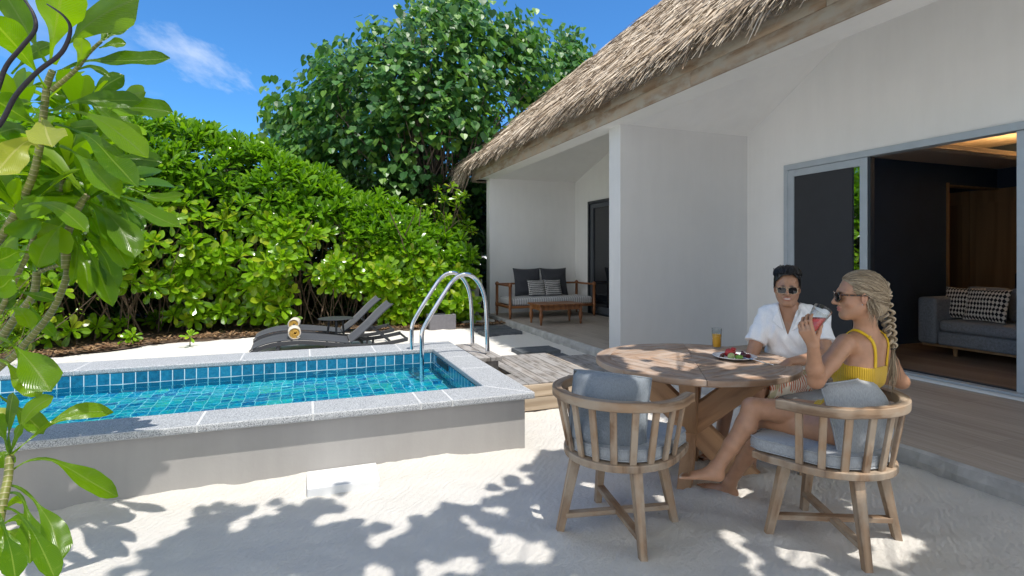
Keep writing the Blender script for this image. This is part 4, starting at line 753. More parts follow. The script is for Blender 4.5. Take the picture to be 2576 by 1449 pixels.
def pillow_mesh(w, h, th, n=14, bend=0.0, pinch=.06, puff=.5, hollow=.0):
    u = np.linspace(-1, 1, n + 1); U, V_ = np.meshgrid(u, u, indexing='ij')
    prof = ((1 - np.abs(U) ** 3) * (1 - np.abs(V_) ** 3)) ** puff
    xx = U * w / 2 * (1 - pinch * (1 - np.abs(V_) ** 2)); yy = V_ * h / 2 * (1 - pinch * (1 - np.abs(U) ** 2))
    wr = .05 * th * (np.sin(U * 5 + V_ * 3) + np.sin(V_ * 7 - U * 2)) * prof
    top = np.stack([xx, yy, th / 2 * prof + wr], -1).reshape(-1, 3); bot = np.stack([xx, yy, -th / 2 * prof + wr], -1).reshape(-1, 3); N = (n + 1) ** 2
    F = []
    for i in range(n):
        for j in range(n):
            a = i * (n + 1) + j; F += [(a, a + n + 1, a + n + 2, a + 1), (N + a, N + a + 1, N + a + n + 2, N + a + n + 1)]
    ed = [(i, 0) for i in range(n)] + [(n, j) for j in range(n)] + [(i, n) for i in range(n, 0, -1)] + [(0, j) for j in range(n, 0, -1)]; idx = [i * (n + 1) + j for i, j in ed]; k = len(idx)
    F += [(idx[i], idx[(i + 1) % k], N + idx[(i + 1) % k], N + idx[i]) for i in range(k)]
    Vv = np.concatenate([top, bot]); loc = Vv.copy()
    if bend: Vv[:, 2] += bend * (Vv[:, 0] / (w / 2)) ** 2
    return Vv, F, loc
def pillow(mb, w, h, th, R, t, **k):
    V, F, L = pillow_mesh(w, h, th, **k); mb.add(V, F, R, t); mb.C[-1] = L; return mb
# --- dining chair (faces +y, origin on the floor)
def make_chair(label):
    c = thing('dining_chair', label, 'chair', (0, 0, 0), group='slatted dining chairs')
    for sx in (-1, 1):
        for sy in (-1, 1): MB().bar((sx * .232, sy * .228, -.02), (sx * .165, sy * .160, .405), .036, .036, (sx, sy, 0), .052, .052).build('leg', M_TEAK, c, bevel=.004)
    for s, z in ((1, .098), (-1, .102)): MB().bar((-.205, -.205 * s, z), (.205, .205 * s, z), .042, .026, (0, 0, 1)) .build('stretcher', M_TEAK, c, bevel=.003)
    a = np.linspace(math.pi * 1.0, math.pi * 2.0, 25); out = [(.305 * math.cos(k), .05 + .33 * math.sin(k)) for k in a] + [(.300, .22), (.285, .285), (-.285, .285), (-.300, .22)]
    mb = MB(); mb.prism(out, .40, .437); f = mb.build('seat_frame', M_TEAK, c, bevel=.006)
    a = np.linspace(math.pi * .955, math.pi * 2.045, 41); V = []; L = []
    def rp_(k, dr): 
        r = .338 + dr; x, y = r * math.cos(k), .03 + r * math.sin(k) * .985; return x, y
    pts = [(-1, .13)] + list(a) + [(1, .13)]
    for i, k in enumerate(pts):
        for dr, z in ((-.026, .700), (.026, .700), (.028, .748), (-.024, .748)):
            if isinstance(k, tuple): x, y = k[0] * (.338 + dr + .003), k[1]
            else: x, y = rp_(k, dr)
            V.append((x, y, z + .006 * (y < -.2))); L.append((dr * 3, z, i * .026))
    n = len(pts); F = [(4 * i + j, 4 * i + (j + 1) % 4, 4 * i + 4 + (j + 1) % 4, 4 * i + 4 + j) for i in range(n - 1) for j in range(4)] + [(3, 2, 1, 0), (4 * n - 4, 4 * n - 3, 4 * n - 2, 4 * n - 1)]
    mb = MB(); mb.add(V, F, loc=np.array(L)); mb.build('top_rail', M_TEAK, c, bevel=.006)
    for k in np.linspace(math.pi * 1.0, math.pi * 2.0, 11):
        x1, y1 = rp_(k, 0); x0, y0 = .283 * math.cos(k), .05 + .307 * math.sin(k)
        MB().bar((x0, y0, .432), (x1, y1, .706), .034, .017, (math.cos(k), math.sin(k), 0)).build('slat', M_TEAK, c, bevel=.003)
    return c
def seat_cushion(label):
    mb = MB(); a = np.linspace(math.pi, 2 * math.pi, 20); out = [(.268 * math.cos(k), .0 + .245 * math.sin(k)) for k in a] + [(.275, .14), (.282, .25), (.255, .305), (.12, .318), (-.12, .318), (-.255, .305), (-.282, .25), (-.275, .14)]
    out = np.array(out); rings = [(.93, .438), (.985, .446), (1.0, .462), (1.0, .486), (.985, .503), (.93, .512), (.6, .517), (.2, .518)]; n = len(out); V = []
    for s, z in rings: V += [(x * s, y * s + .02 * (1 - s), z) for x, y in out]
    F = [(i * n + k, i * n + (k + 1) % n, (i + 1) * n + (k + 1) % n, (i + 1) * n + k) for i in range(len(rings) - 1) for k in range(n)] + [tuple(range(n))[::-1], tuple(range((len(rings) - 1) * n, len(rings) * n))]
    mb.add(V, F, loc=V)
    for z in (.449, .503): mb.tube([(x * .992, y * .992, z) for x, y in list(out) + [tuple(out[0])]], .0045, 5, caps=False, up=(0, 0, 1))
    o = mb.build('seat_cushion', M_LINEN, smooth=True); return tag(o, label, 'cushion', 'grey seat cushions')
def put(o, x, y, face): o.location = (x, y, 0); o.rotation_euler = (0, 0, math.radians(face - 90)); return o
CH = [(1.555, 2.505, 34), (2.535, 2.035, 110), (3.30, 2.90, 178)]
ch0 = make_chair('empty slatted teak chair with a grey cushion, seen from behind')
put(ch0, *CH[0]); chB = put(copy_tree(ch0), *CH[1]); chB['label'] = 'slatted teak chair on which the woman in yellow sits'; chC = put(copy_tree(ch0), *CH[2]); chC['label'] = 'slatted teak chair on which the man in white sits'
for (x, y, f), lab in zip(CH, ('grey seat cushion on the empty chair', 'grey seat cushion under the woman in yellow', 'grey seat cushion under the man in white')): put(seat_cushion(lab), x, y, f)
def back_cushion(x, y, f, label, m, w, h, th, dy, tilt, yawx, cz, dx=0):
    mb = MB(); pillow(mb, w, h, th, rz(math.radians(yawx)) @ rx(math.radians(90 - tilt)), (dx, dy, cz), bend=-.11, pinch=.03, puff=.42); e_ = []
    for uu, vv in [(q, -1) for q in np.linspace(-1, 1, 9)] + [(1, q) for q in np.linspace(-1, 1, 9)[1:]] + [(q, 1) for q in np.linspace(1, -1, 9)[1:]] + [(-1, q) for q in np.linspace(1, -1, 9)[1:]]: e_.append((uu * w / 2 * (1 - .03 * (1 - vv * vv)), vv * h / 2 * (1 - .03 * (1 - uu * uu)), -.11 * uu * uu * (1 - .03 * (1 - vv * vv)) ** 2))
    mb.tube(np.array(e_) @ (rz(math.radians(yawx)) @ rx(math.radians(90 - tilt))).T + [dx, dy, cz], .005, 6, caps=False); o = mb.build('back_cushion', m, smooth=True); put(o, x, y, f); return tag(o, label, 'cushion', 'grey back cushions')
back_cushion(*CH[0], 'grey back cushion leaning on the empty chair, shade put into its colour', M_LINEND, .43, .37, .12, -.165, 17, 5, .672, -.02)
back_cushion(*CH[1], 'pale grey back cushion behind the woman in yellow', M_LINEN, .42, .35, .13, -.17, 14, -4, .672, .02)
back_cushion(*CH[2], 'grey back cushion behind the man in white', M_LINEN, .42, .34, .12, -.17, 14, 0, .68)
# --- table
TC = (2.455, 3.005); tb = thing('dining_table', 'round teak table with mitred planks and a crossed pedestal base', 'table', (TC[0], TC[1], 0))
mb = MB(); RI, RO, z0, z1 = .556, .652, .715, .75; ro = rz(math.radians(12))
def plank(poly, ang, along):
    m = ro @ rz(ang); n = len(poly); V = [(x, y, z0 + .012) for x, y in poly] + [(x, y, z1) for x, y in poly]; F = [tuple(range(n))[::-1], tuple(range(n, 2 * n))] + [(i, (i + 1) % n, n + (i + 1) % n, n + i) for i in range(n)]
    V = np.array(V); mb.add(V, F, m, (TC[0], TC[1], 0), loc=V[:, [1, 2, 0]] if along else V)
for q in range(4):
    ds = np.linspace(.06, RI, 8)
    for a, b in zip(ds[:-1], ds[1:]):
        a += .0026; b -= .0026; ha = min(a, math.sqrt(max(RI ** 2 - a * a, 0))) - .0012; top = [(x, math.sqrt(RI ** 2 - x * x)) for x in ()]
        hb = min(b, math.sqrt(max(RI ** 2 - b * b, 0))) - .0012
        if hb <= .01: arc = np.linspace(ha, -ha, 9); poly = [(-ha, a), (ha, a)] + [(x, min(math.sqrt(RI ** 2 - x * x), b)) for x in arc[1:-1]]
        elif ha > a - .002 and hb > b - .002: poly = [(-ha, a), (ha, a), (hb, b), (-hb, b)]
        else:
            xs_ = np.linspace(max(ha, hb), hb, 5); side = [(min(x, y_lim), y_) for x, y_, y_lim in [(min(t_, math.sqrt(RI ** 2 - t_ ** 2)), t_, 9) for t_ in np.linspace(a, b, 6)]]
            poly = [(-x + .0012, y_) for x, y_ in side[::-1]][::-1]; poly = [(x - .0012, y_) for x, y_ in side] + [(-x + .0012, y_) for x, y_ in side[::-1]]
        plank(poly, q * math.pi / 2, True)
plank([(-.059, -.059), (.059, -.059), (.059, .059), (-.059, .059)], 0, True)
for k in range(8):
    a = np.linspace(k * math.pi / 4 + .002, (k + 1) * math.pi / 4 - .002, 9); poly = [(RO * math.cos(t_), RO * math.sin(t_)) for t_ in a] + [(RI * 1.003 * math.cos(t_), RI * 1.003 * math.sin(t_)) for t_ in a[::-1]]
    V = [(x, y, z0) for x, y in poly] + [(x, y, z1) for x, y in poly]; n = len(poly); F = [tuple(range(n))[::-1], tuple(range(n, 2 * n))] + [(i, (i + 1) % n, n + (i + 1) % n, n + i) for i in range(n)]
    L = [(math.hypot(x, y), z, math.atan2(y, x) * .6) for x, y, z in V]; mb.add(V, F, ro, (TC[0], TC[1], 0), loc=L)
mb.build('tabletop', M_TABLE, tb, bevel=.0035)
mb = MB(); mb.lathe([(.60, .700), (.60, .7255), (.01, .7258)], 40, (TC[0], TC[1], 0)); mb.build('top_support', M_TBASEW, tb)
for (fa, fb, th_) in (((2.19, 2.77), (2.65, 3.26), .085), ((2.715, 2.725), (2.10, 3.29), .09)):
    fa, fb = np.array(fa), np.array(fb); c_ = (fa + fb) / 2; u = (fb - fa) / np.linalg.norm(fb - fa); nrm = (-u[1], u[0], 0)
    for a, b, e in ((fa, fb, 0), (fb, fa, .004)):
        tp = np.array(TC) + (b - c_) / np.linalg.norm(b - c_) * .43
        p = np.array([a[0], a[1], -.04]); q = np.array([tp[0], tp[1], .70]); d_ = (q - p) / np.linalg.norm(q - p)
        # board with horizontal ends
        w = .24; hv = np.array([u[0], u[1], 0]); off = hv * w / 2; nv = np.array(nrm) * (th_ / 2 + e); V = [p - off - nv, p + off - nv, p + off + nv, p - off + nv, q - off - nv, q + off - nv, q + off + nv, q - off + nv]
        L = [(-w / 2, 0, 0), (w / 2, 0, 0), (w / 2, th_, 0), (-w / 2, th_, 0), (-w / 2, 0, .9), (w / 2, 0, .9), (w / 2, th_, .9), (-w / 2, th_, .9)]
        MB().add(V, [(3, 2, 1, 0), (4, 5, 6, 7), (0, 1, 5, 4), (1, 2, 6, 5), (2, 3, 7, 6), (3, 0, 4, 7)], loc=np.array(L)).build('leg', M_TBASEW, tb, bevel=.005)
# --- things on the table
def glassmat(name):
    t = NT(name); t.t.nodes.remove(t.p); tr = t.n('BsdfTransparent', {'Color': (.93, .95, .95, 1)}); gl = t.n('BsdfGlossy', {'Roughness': .02}); m = t.n('MixShader', {0: t.math('ADD', t.math('MULTIPLY', t.math('POWER', t.n('LayerWeight', {'Blend': .5}).outputs['Facing'], 3.0), .75), .035), 1: tr, 2: gl}); t.t.links.new(m.outputs[0], t.o.inputs[0]); return t.m
M_GLASS = glassmat('clear_glass')
def drink(name, label, loc, r0, r1, h, fill, col, R=None):
    g = thing(name, label, 'glass', loc); t = NT(name + '_juice'); n = t.noise(t.coord(), 60, 3); t.P(color=t.ramp(n, [(.3, tuple(x * .85 for x in col)), (.7, col)]), rough=.25, sss=.2); R = np.eye(3) if R is None else R
    MB().lathe([(r0 * .9, 0), (r0, .004), (r0 + (r1 - r0) * .5, h * .5), (r1, h), (r1 - .0022, h), (r0 + (r1 - r0) * .5 - .0022, h * .5), (r0 - .002, .012), (r0 * .5, .011)], 28, R=R).build('glass_wall', M_GLASS, g, smooth=True, world=False)
    rf = r0 + (r1 - r0) * fill; mb = MB()
    a = np.linspace(0, 2 * math.pi, 28, endpoint=False); nrm = R.T @ np.array([0, 0, 1.]); V = []
    for z, r in ((.0125, r0 - .003), (h * fill * .5, (r0 + rf) / 2 - .003)): V += [(r * math.cos(k), r * math.sin(k), z) for k in a]
    rr = rf - .003; slope = lambda x, y: h * fill - (nrm[0] * x + nrm[1] * y) / nrm[2]
    V += [(rr * math.cos(k), rr * math.sin(k), min(slope(rr * math.cos(k), rr * math.sin(k)), h * .985)) for k in a]
    F = [(i * 28 + k, i * 28 + (k + 1) % 28, (i + 1) * 28 + (k + 1) % 28, (i + 1) * 28 + k) for i in range(2) for k in range(28)] + [tuple(range(28))[::-1], tuple(range(56, 84))]
    mb.add(V, F, R).build('juice', t.m, g, smooth=False, world=False); return g
p = atz(1803, 876, .752); drink('orange_juice_glass', 'tall clear glass of orange juice on the table', (p.x, p.y, .7515), .032, .037, .152, .70, (.80, .42, .01))
pc = atz(1848, 899, .76); M_CHINA = simple('white_china', (.74, .75, .76), .18, var=.02)
MB().lathe([(.06, .0), (.085, .002), (.125, .014), (.142, .021), (.141, .0235), (.12, .018), (.085, .008), (.0, .007)], 40).build('plate', M_CHINA, smooth=True)
pl = bpy.data.objects['plate']; pl.location = (pc.x, pc.y, .7515); tag(pl, 'shallow white plate of cut fruit on the table', 'plate')
def fruit(name, label, dx, dy, dz, build, mat, cat):
    mb = MB(); build(mb); o = mb.build(name, mat, smooth=True); o.location = (pc.x + cR.x * dx + cF.x * dy, pc.y + cR.y * dx + cF.y * dy, .7595 + dz); tag(o, label, cat, 'cut fruit on the plate'); return o
M_RED = simple('melon_flesh', (.52, .05, .045), .35, var=.25, vscale=60); M_CRIM = simple('red_seeds', (.36, .008, .03), .2, var=.3, vscale=90); M_PURP = simple('purple_skin', (.075, .012, .025), .4, var=.5, vscale=70); M_LIME = simple('lime_flesh', (.42, .47, .20), .35, var=.35, vscale=140); M_KIWI = simple('kiwi_flesh', (.22, .42, .06), .3, var=.3, vscale=60); M_LYCH = simple('lychee_flesh', (.62, .66, .62), .3, var=.05); M_RAMB = simple('rambutan_skin', (.16, .012, .015), .5, var=.5, vscale=70); M_FIGB = simple('fig_skin', (.11, .035, .02), .5, var=.5, vscale=60)
fruit('melon_wedge', 'red wedge of watermelon at the back of the plate', -.02, .035, .028, lambda m: m.prism([(-.035, -.02), (.03, -.022), (.04, .012), (.0, .022), (-.03, .012)], -.016, .018, rx(.5)), M_RED, 'fruit')
fruit('melon_wedge', 'small orange-red melon cube on top of the watermelon wedge', .008, .038, .048, lambda m: m.box((0, 0, 0), (.028, .024, .022), rz(.4) @ rx(.3)), M_RED, 'fruit')
def cl(m, n=15, s=.016):
    for i in range(n): m.ell(np.array([math.cos(i * 2.4), math.sin(i * 2.4) * .8, 0]) * .0052 * math.sqrt(i) + [0, 0, .008 - .0007 * i], (.0072,) * 3, n=7, m=5)
fruit('pomegranate_seeds', 'cluster of crimson seeds left of the watermelon wedge', -.062, .028, .012, cl, M_CRIM, 'fruit'); fruit('pomegranate_seeds', 'cluster of crimson seeds in front of the watermelon wedge', .012, .0, .012, cl, M_CRIM, 'fruit')
fruit('passion_fruit', 'pale cut passion fruit half facing the camera', -.042, -.048, .018, lambda m: (m.ell((0, 0, 0), (.029, .014, .022)), m.ell((0, -.009, 0), (.021, .009, .016))), M_LIME, 'fruit')
fruit('kiwi_piece', 'bright green piece of kiwi at the front of the plate', .004, -.058, .012, lambda m: m.prism([(-.022, -.014), (.022, -.014), (.024, .008), (.006, .016), (-.02, .01)], -.013, .013, rx(.2)), M_KIWI, 'fruit')
fruit('mangosteen', 'dark purple mangosteen half right of the kiwi', .045, -.03, .018, lambda m: (m.ell((0, 0, 0), (.021, .019, .024)), m.ell((.004, .01, .022), (.009, .009, .008))), M_PURP, 'fruit')
fruit('fig_half', 'brown fig quarter at the left end of the plate', -.09, -.01, .008, lambda m: m.ell((0, 0, 0), (.038, .013, .013), rz(.4) @ ry(-.4)), M_FIGB, 'fruit')
fruit('lychee', 'peeled white lychee at the right of the fruit', .07, .02, .018, lambda m: m.ell((0, 0, 0), (.019, .018, .018)), M_LYCH, 'fruit')
def ramb(m):
    m.ell((0, 0, 0), (.017, .017, .017))
    for _ in range(60):
        d = RNG.normal(0, 1, 3); d /= np.linalg.norm(d); m.tube([d * .014, d * .022 + [0, 0, -.001], d * .027 + [0, 0, -.004]], [.0022, .0014, .0005], 4, caps=False)
fruit('rambutan', 'hairy dark red rambutan at the right end of the fruit', .078, -.022, .012, ramb, M_RAMB, 'fruit')
a = np.array(tuple(atz(1886, 903, .775))); b = np.array(tuple(atz(1946, 919, .753))); mb = MB(); mb.tube([a, a * .8 + b * .2 + [0, 0, .004], a * .5 + b * .5, b], [.006, .0028, .0032, .0048], 8)
fk = (a - b) / np.linalg.norm(a - b); sdv = np.cross(fk, [0, 0, 1.])
for s in (-1, 0, 1): mb.tube([a, a + fk * .012 + sdv * s * .006, a + fk * .045 + sdv * s * .006 - [0, 0, .004]], .0014, 5)
tag(mb.build('fork', M_CHROME, smooth=True), 'steel fork resting on the plate rim', 'fork')
# --- loungers
M_CHAR = simple('charcoal_frame', (.035, .037, .042), .5, var=.1); M_SLING = fabric('charcoal_sling', (.052, .055, .062), 600, .12)
LY0, LY1 = 7.72, 8.36
def lp(px, py): q = aty(px, py, LY0); return np.array([q.x, q.z])
prof = smooth_path([tuple(lp(*q)) + (0,) for q in ((627, 886), (650, 874), (687, 863), (725, 858.5), (766, 857), (833, 861), (881, 865), (937, 864), (985, 857), (1026, 848))], 5)[:, :2]
hinge = int(len(prof) * 6 / 9); bk = [lp(*q) for q in ((884, 862), (905, 846), (935, 818), (965, 787), (990, 765))]; bk = smooth_path([tuple(q) + (0,) for q in bk], 4)[:, :2]
lx0 = prof[0][0]
def make_lounger(label):
    o = thing('sun_lounger', label, 'sun lounger', (lx0, LY0, 0), group='charcoal sun loungers')
    for y in (LY0, LY1): 
        mb = MB()
        for i in range(len(prof) - 1): pass
        V = []
        for x, z in prof: V += [(x, y - .018, z - .052), (x, y + .018, z - .052), (x, y + .018, z), (x, y - .018, z)]
        n = len(prof); F = [(4 * i + j, 4 * i + (j + 1) % 4, 4 * i + 4 + (j + 1) % 4, 4 * i + 4 + j) for i in range(n - 1) for j in range(4)] + [(3, 2, 1, 0), (4 * n - 4, 4 * n - 3, 4 * n - 2, 4 * n - 1)]
        mb.add(V, F).build('side_rail', M_CHAR, o, bevel=.004)
    def sheet(pr, y0, y1, th):
        V = []
        for x, z in pr: V += [(x, y, z - .022 * math.sin(math.pi * (y - y0) / (y1 - y0)) + dz) for dz in (0,) for y in np.linspace(y0, y1, 7)]
        n = len(pr); F = [(7 * i + j, 7 * i + j + 1, 7 * i + 8 + j, 7 * i + 7 + j) for i in range(n - 1) for j in range(6)]; return MB().add(V, F)
    sh = sheet(prof[:hinge + 1] + [0, .006], LY0 - .01, LY1 + .01, .01).build('seat_sling', M_SLING, o, smooth=True); md = sh.modifiers.new('s', 'SOLIDIFY'); md.thickness = .012
    sh = sheet(bk, LY0 - .005, LY1 + .005, .01).build('backrest', M_SLING, o, smooth=True); md = sh.modifiers.new('s', 'SOLIDIFY'); md.thickness = .014
    for y in (LY0 + .07, LY1 - .07):
        m = bk[len(bk) // 2]; e = prof[int(len(prof) * .88)]
        MB().bar((m[0], y, m[1] - .02), (e[0], y, e[1] - .03), .022, .03).build('prop', M_CHAR, o, bevel=.003)
    for x, z in (bk[len(bk) // 2] - [0, .02], prof[int(len(prof) * .88)] - [0, .03], prof[-1] - [.01, .026], prof[int(len(prof) * .72)] - [0, .03], prof[int(len(prof) * .35)] - [0, .03], prof[1] - [-.02, .03]): MB().bar((x, LY0, z), (x, LY1, z), .024, .024).build('cross_bar', M_CHAR, o, bevel=.003)
    
    for f_ in (.24, .80):
        x, z = prof[int(len(prof) * f_)]
        for y in (LY0 + .01, LY1 - .01): MB().bar((x, y, 0), (x + .03, y, z - .03), .035, .03).build('leg', M_CHAR, o, bevel=.003)
    return o
l1 = make_lounger('charcoal sun lounger nearest the pool, backrest raised'); l2 = copy_tree(l1); l2['label'] = 'charcoal sun lounger nearest the hedge, backrest raised'
dx2 = aty(637, 860, LY0 + 1.02).x - lx0; l2.location = (lx0 + dx2, LY0 + 1.02, 0)
M_CREAM = fabric('cream_towel', (.68, .60, .48), 300, .12); M_YEL = fabric('yellow_towel', (.60, .36, .075), 300, .15)
def towel(cx, cy, cz, label, rot):
    o = thing('rolled_towel', label, 'towel', (cx, cy, cz), rot, 'rolled yellow towels')
    for nm, m, a0, a1 in (('inner_roll', M_YEL, .6, 5.6 * math.pi), ('outer_wrap', M_CREAM, 5.62 * math.pi, 7.75 * math.pi)):
        A = np.linspace(a0, a1, int((a1 - a0) * 7)); V = []; n = len(A); k = .0162 / (2 * math.pi) * 1.42; dy = .14 if nm == 'inner_roll' else .145
        for a_ in A:
            r = .006 + k * a_ * .8; w_ = .0025 * math.sin(a_ * 3.1)
            for rr, y in ((r, -dy), (r + .0155, -dy + w_), (r + .0155, dy), (r, dy)): V.append((rr * math.cos(a_), y, rr * math.sin(a_) * .96))
        F = [(4 * i + j, 4 * i + (j + 1) % 4, 4 * i + 4 + (j + 1) % 4, 4 * i + 4 + j) for i in range(n - 1) for j in range(4)] + [(3, 2, 1, 0), (4 * n - 4, 4 * n - 3, 4 * n - 2, 4 * n - 1)]
        MB().add(V, F, loc=V).build(nm, m, o, smooth=True, world=False)
    return o
zt_ = prof[int(len(prof) * 4 / 9)][1]
q = aty(741, 838, LY0 + .15); towel(q.x, LY0 + .27, zt_ + .088, 'rolled yellow and cream towel on the lounger nearest the pool', .03); towel(q.x + dx2 + .02, LY0 + 1.02 + .27, zt_ + .088, 'rolled yellow and cream towel on the lounger nearest the hedge', -.08)
st_ = thing('side_table', 'small charcoal side table between the two loungers', 'side table', (aty(845, 800, 8.62).x, 8.62, 0)); z_ = aty(845, 800, 8.62).z
MB().lathe([(.20, z_ - .014), (.255, z_ - .012), (.26, z_ - .004), (.255, z_), (.01, z_)], 32).build('top', M_CHAR, st_, smooth=False, world=False)
for k in range(3): a_ = 2.1 * k + .5; MB().bar((.16 * math.cos(a_), .16 * math.sin(a_), 0), (.11 * math.cos(a_), .11 * math.sin(a_), z_ - .012), .03, .03).build('leg', M_CHAR, st_, world=False)
# --- planter, shower post
pp = thing('planter_box', 'low grey planter box at the foot of the hedge behind the ladder', 'planter', (2.52, 10.55, 0))
mb = MB(); 
for a_, b_ in (((2.26, 10.40, 0), (2.78, 10.435, .29)), ((2.26, 10.72, 0), (2.78, 10.755, .29)), ((2.26, 10.436, 0), (2.295, 10.719, .29)), ((2.745, 10.436, 0), (2.78, 10.719, .29))): mb.bb(a_, b_)
mb.build('box', simple('grey_fibre', (.17, .165, .18), .7, var=.1, vscale=20), pp, bevel=.006); MB().bb((2.296, 10.437, .2), (2.744, 10.718, .25)).build('soil', M_SOIL, pp)
sp_ = thing('shower_post', 'pale round outdoor shower post on a concrete base', 'shower post', (3.40, 11.15, 0)); M_CONC = simple('pale_concrete', (.40, .39, .35), .85, var=.2, vscale=9, bump=.5)
MB().lathe([(.085, .1), (.088, .5), (.088, .96), (.08, .985), (.01, .99)], 20, (3.40, 11.15, 0)).build('post', M_CONC, sp_, smooth=True); MB().bb((3.02, 10.78, -.02), (3.72, 11.5, .10)).build('base', M_CONC, sp_, bevel=.01)
mb = MB(); mb.tube(smooth_path([(3.48, 11.09, .93), (3.515, 11.07, .93), (3.525, 11.07, .85), (3.53, 11.06, .55), (3.50, 11.08, .42), (3.47, 11.1, .45)], 5), .009, 6); mb.tube([(3.47, 11.1, .78), (3.56, 11.06, .78)], .012, 6); mb.build('hose', M_CHROME, sp_, smooth=True)
# --- bench in the nook
M_RED_T = wood('red_teak', (.30, .125, .045), (.17, .062, .022), .8, .4, 7, bump=.15)
bx0, bx1, by0, by1 = 4.0, 5.98, 10.62, 11.45; bn = thing('daybed_bench', 'low teak daybed with turned posts against the end wall', 'bench', (5.0, 11.0, .12))
def post(x, y, top):
    MB().lathe([(.022, .12), (.030, .22), (.034, .30), (.026, .315), (.038, .33), (.038, .40), (.032, .41), (.032, top - .05), (.044, top - .04), (.044, top), (.03, top + .012), (.012, top + .03)], 12, (x, y, 0)).build('post', M_RED_T, bn, smooth=True)
for x in (bx0, bx1):
    for y in (by0, by1): post(x, y, .84)
mb = MB()
for y in (by0, by1): mb.bar((bx0, y, .365), (bx1, y, .365), .045, .055, (0, 0, 1))
for x in (bx0, bx1): mb.bar((x, by0, .362), (x, by1, .362), .045, .055, (0, 0, 1))
mb.build('seat_frame', M_RED_T, bn, bevel=.006); mb = MB()
for x in (bx0, bx1): mb.bar((x, by0, .81), (x, by1, .81), .04, .04)
mb.bar((bx0, by1, .812), (bx1, by1, .812), .04, .04); mb.build('arm_rail', M_RED_T, bn, bevel=.006)
M_STRIPE = fabric('striped_ticking', (.56, .555, .55), 300, .06, 'lc', stripes=19)
mb = MB(); V = [];  W_, D_, H_ = bx1 - bx0 - .07, by1 - by0 - .05, .155
mb.box((0, 0, 0), (W_, D_, H_)); mb.C[-1] = mb.V[-1].copy(); mt = mb.build('mattress', M_STRIPE, bn, bevel=.045, segs=4, world=False); mt.location = (0, .035, .465 - .12)
M_CHARF = fabric('charcoal_cushion', (.055, .057, .065), 300, .12)
for x, lab in ((4.66, 'large charcoal back cushion at the left of the daybed'), (5.32, 'large charcoal back cushion at the right of the daybed')):
    mb = MB(); pillow(mb, .66, .64, .17, rz(RNG.normal(0, .03)) @ rx(math.radians(78)), (x, by1 - .17, .85), pinch=.08); tag(mb.build('back_cushion', M_CHARF, smooth=True), lab, 'cushion', 'charcoal cushions on the daybed')
M_DIAM = fabric('diamond_weave', (.3, .3, .3), 200, .05, 'lc', diamond=19)
for x, lab in ((4.80, 'small black and white patterned pillow, left one on the daybed'), (5.20, 'small black and white patterned pillow, right one on the daybed')):
    mb = MB(); pillow(mb, .42, .38, .13, rx(math.radians(70)), (x, by1 - .36, .725), pinch=.07); tag(mb.build('throw_pillow', M_DIAM, smooth=True), lab, 'pillow', 'patterned pillows on the daybed')
ct = thing('coffee_table', 'low teak coffee table with turned legs in front of the daybed', 'coffee table', (4.6, 9.68, .12))
mb = MB(); mb.bb((4.12, 9.38, .49), (5.08, 9.98, .518)); mb.build('top', M_RED_T, ct, bevel=.006); mb = MB(); mb.bb((4.17, 9.43, .40), (5.03, 9.45, .489)); mb.bb((4.17, 9.91, .40), (5.03, 9.93, .489)); mb.bb((4.17, 9.451, .40), (4.19, 9.909, .489)); mb.bb((5.01, 9.451, .40), (5.03, 9.909, .489)); mb.build('apron', M_RED_T, ct)
for x in (4.18, 5.02):
    for y in (9.44, 9.92): MB().lathe([(.018, .12), (.022, .17), (.02, .18), (.040, .28), (.036, .33), (.024, .37), (.034, .385), (.034, .41), (.032, .488)], 12, (x, y, 0)).build('leg', M_RED_T, ct, smooth=True)
# --- living room
M_SOFA = fabric('blue_grey_upholstery', (.20, .225, .265), 260, .14)
sf = thing('sofa', 'blue-grey upholstered sofa inside the open room', 'sofa', (8.1, 3.6, .155)); fl = .155
def cush(mb, a, b): mb.bb(a, b)
MB().bb((7.62, 2.4, .30), (8.5, 4.62, .47)).build('base', M_SOFA, sf, bevel=.025, segs=3)
MB().bb((7.60, 4.63, .30), (8.5, 4.86, .90)).build('armrest', M_SOFA, sf, bevel=.045, segs=4)
for y0, y1 in ((2.42, 3.50), (3.52, 4.60)): MB().bb((7.60, y0, .475), (8.3, y1, .62)).build('seat_cushion', M_SOFA, sf, bevel=.05, segs=4)
MB().bb((8.3, 2.4, .475), (8.5, 4.62, .93)).build('backrest', M_SOFA, sf, bevel=.04, segs=3)
for y0, y1 in ((2.42, 4.13), (4.15, 4.60)): MB().bb((8.12, y0, .625), (8.31, y1, 1.04)).build('back_cushion', M_SOFA, sf, bevel=.06, segs=4)
MB().bb((7.66, 2.45, .27), (8.46, 4.83, .299)).build('plinth', M_WARD, sf)
for y in (2.6, 4.5): MB().lathe([(.022, .155), (.03, .27)], 10, (7.78, y, 0)).build('leg', M_WARD, sf)
M_DIAM2 = fabric('large_diamond_weave', (.3, .3, .3), 200, .05, 'lc', diamond=14)
for y, lab, w in ((4.53, 'patterned pillow nearest the arm of the sofa', .44), (4.22, 'patterned pillow in front, further along the sofa', .48)):
    mb = MB(); pillow(mb, w, .42, .15, rz(math.radians(-90 + (4 if w < .46 else -3))) @ rx(math.radians(74)), (7.98 - (w > .46) * .09, y, .83), pinch=.07); tag(mb.build('throw_pillow', M_DIAM2, smooth=True), lab, 'pillow', 'patterned pillows on the sofa')
bc = thing('black_chair', 'black rounded chair back behind the sofa', 'chair', (9.35, 4.25, .155)); M_BLK = simple('black_leather', (.012, .012, .014), .45)
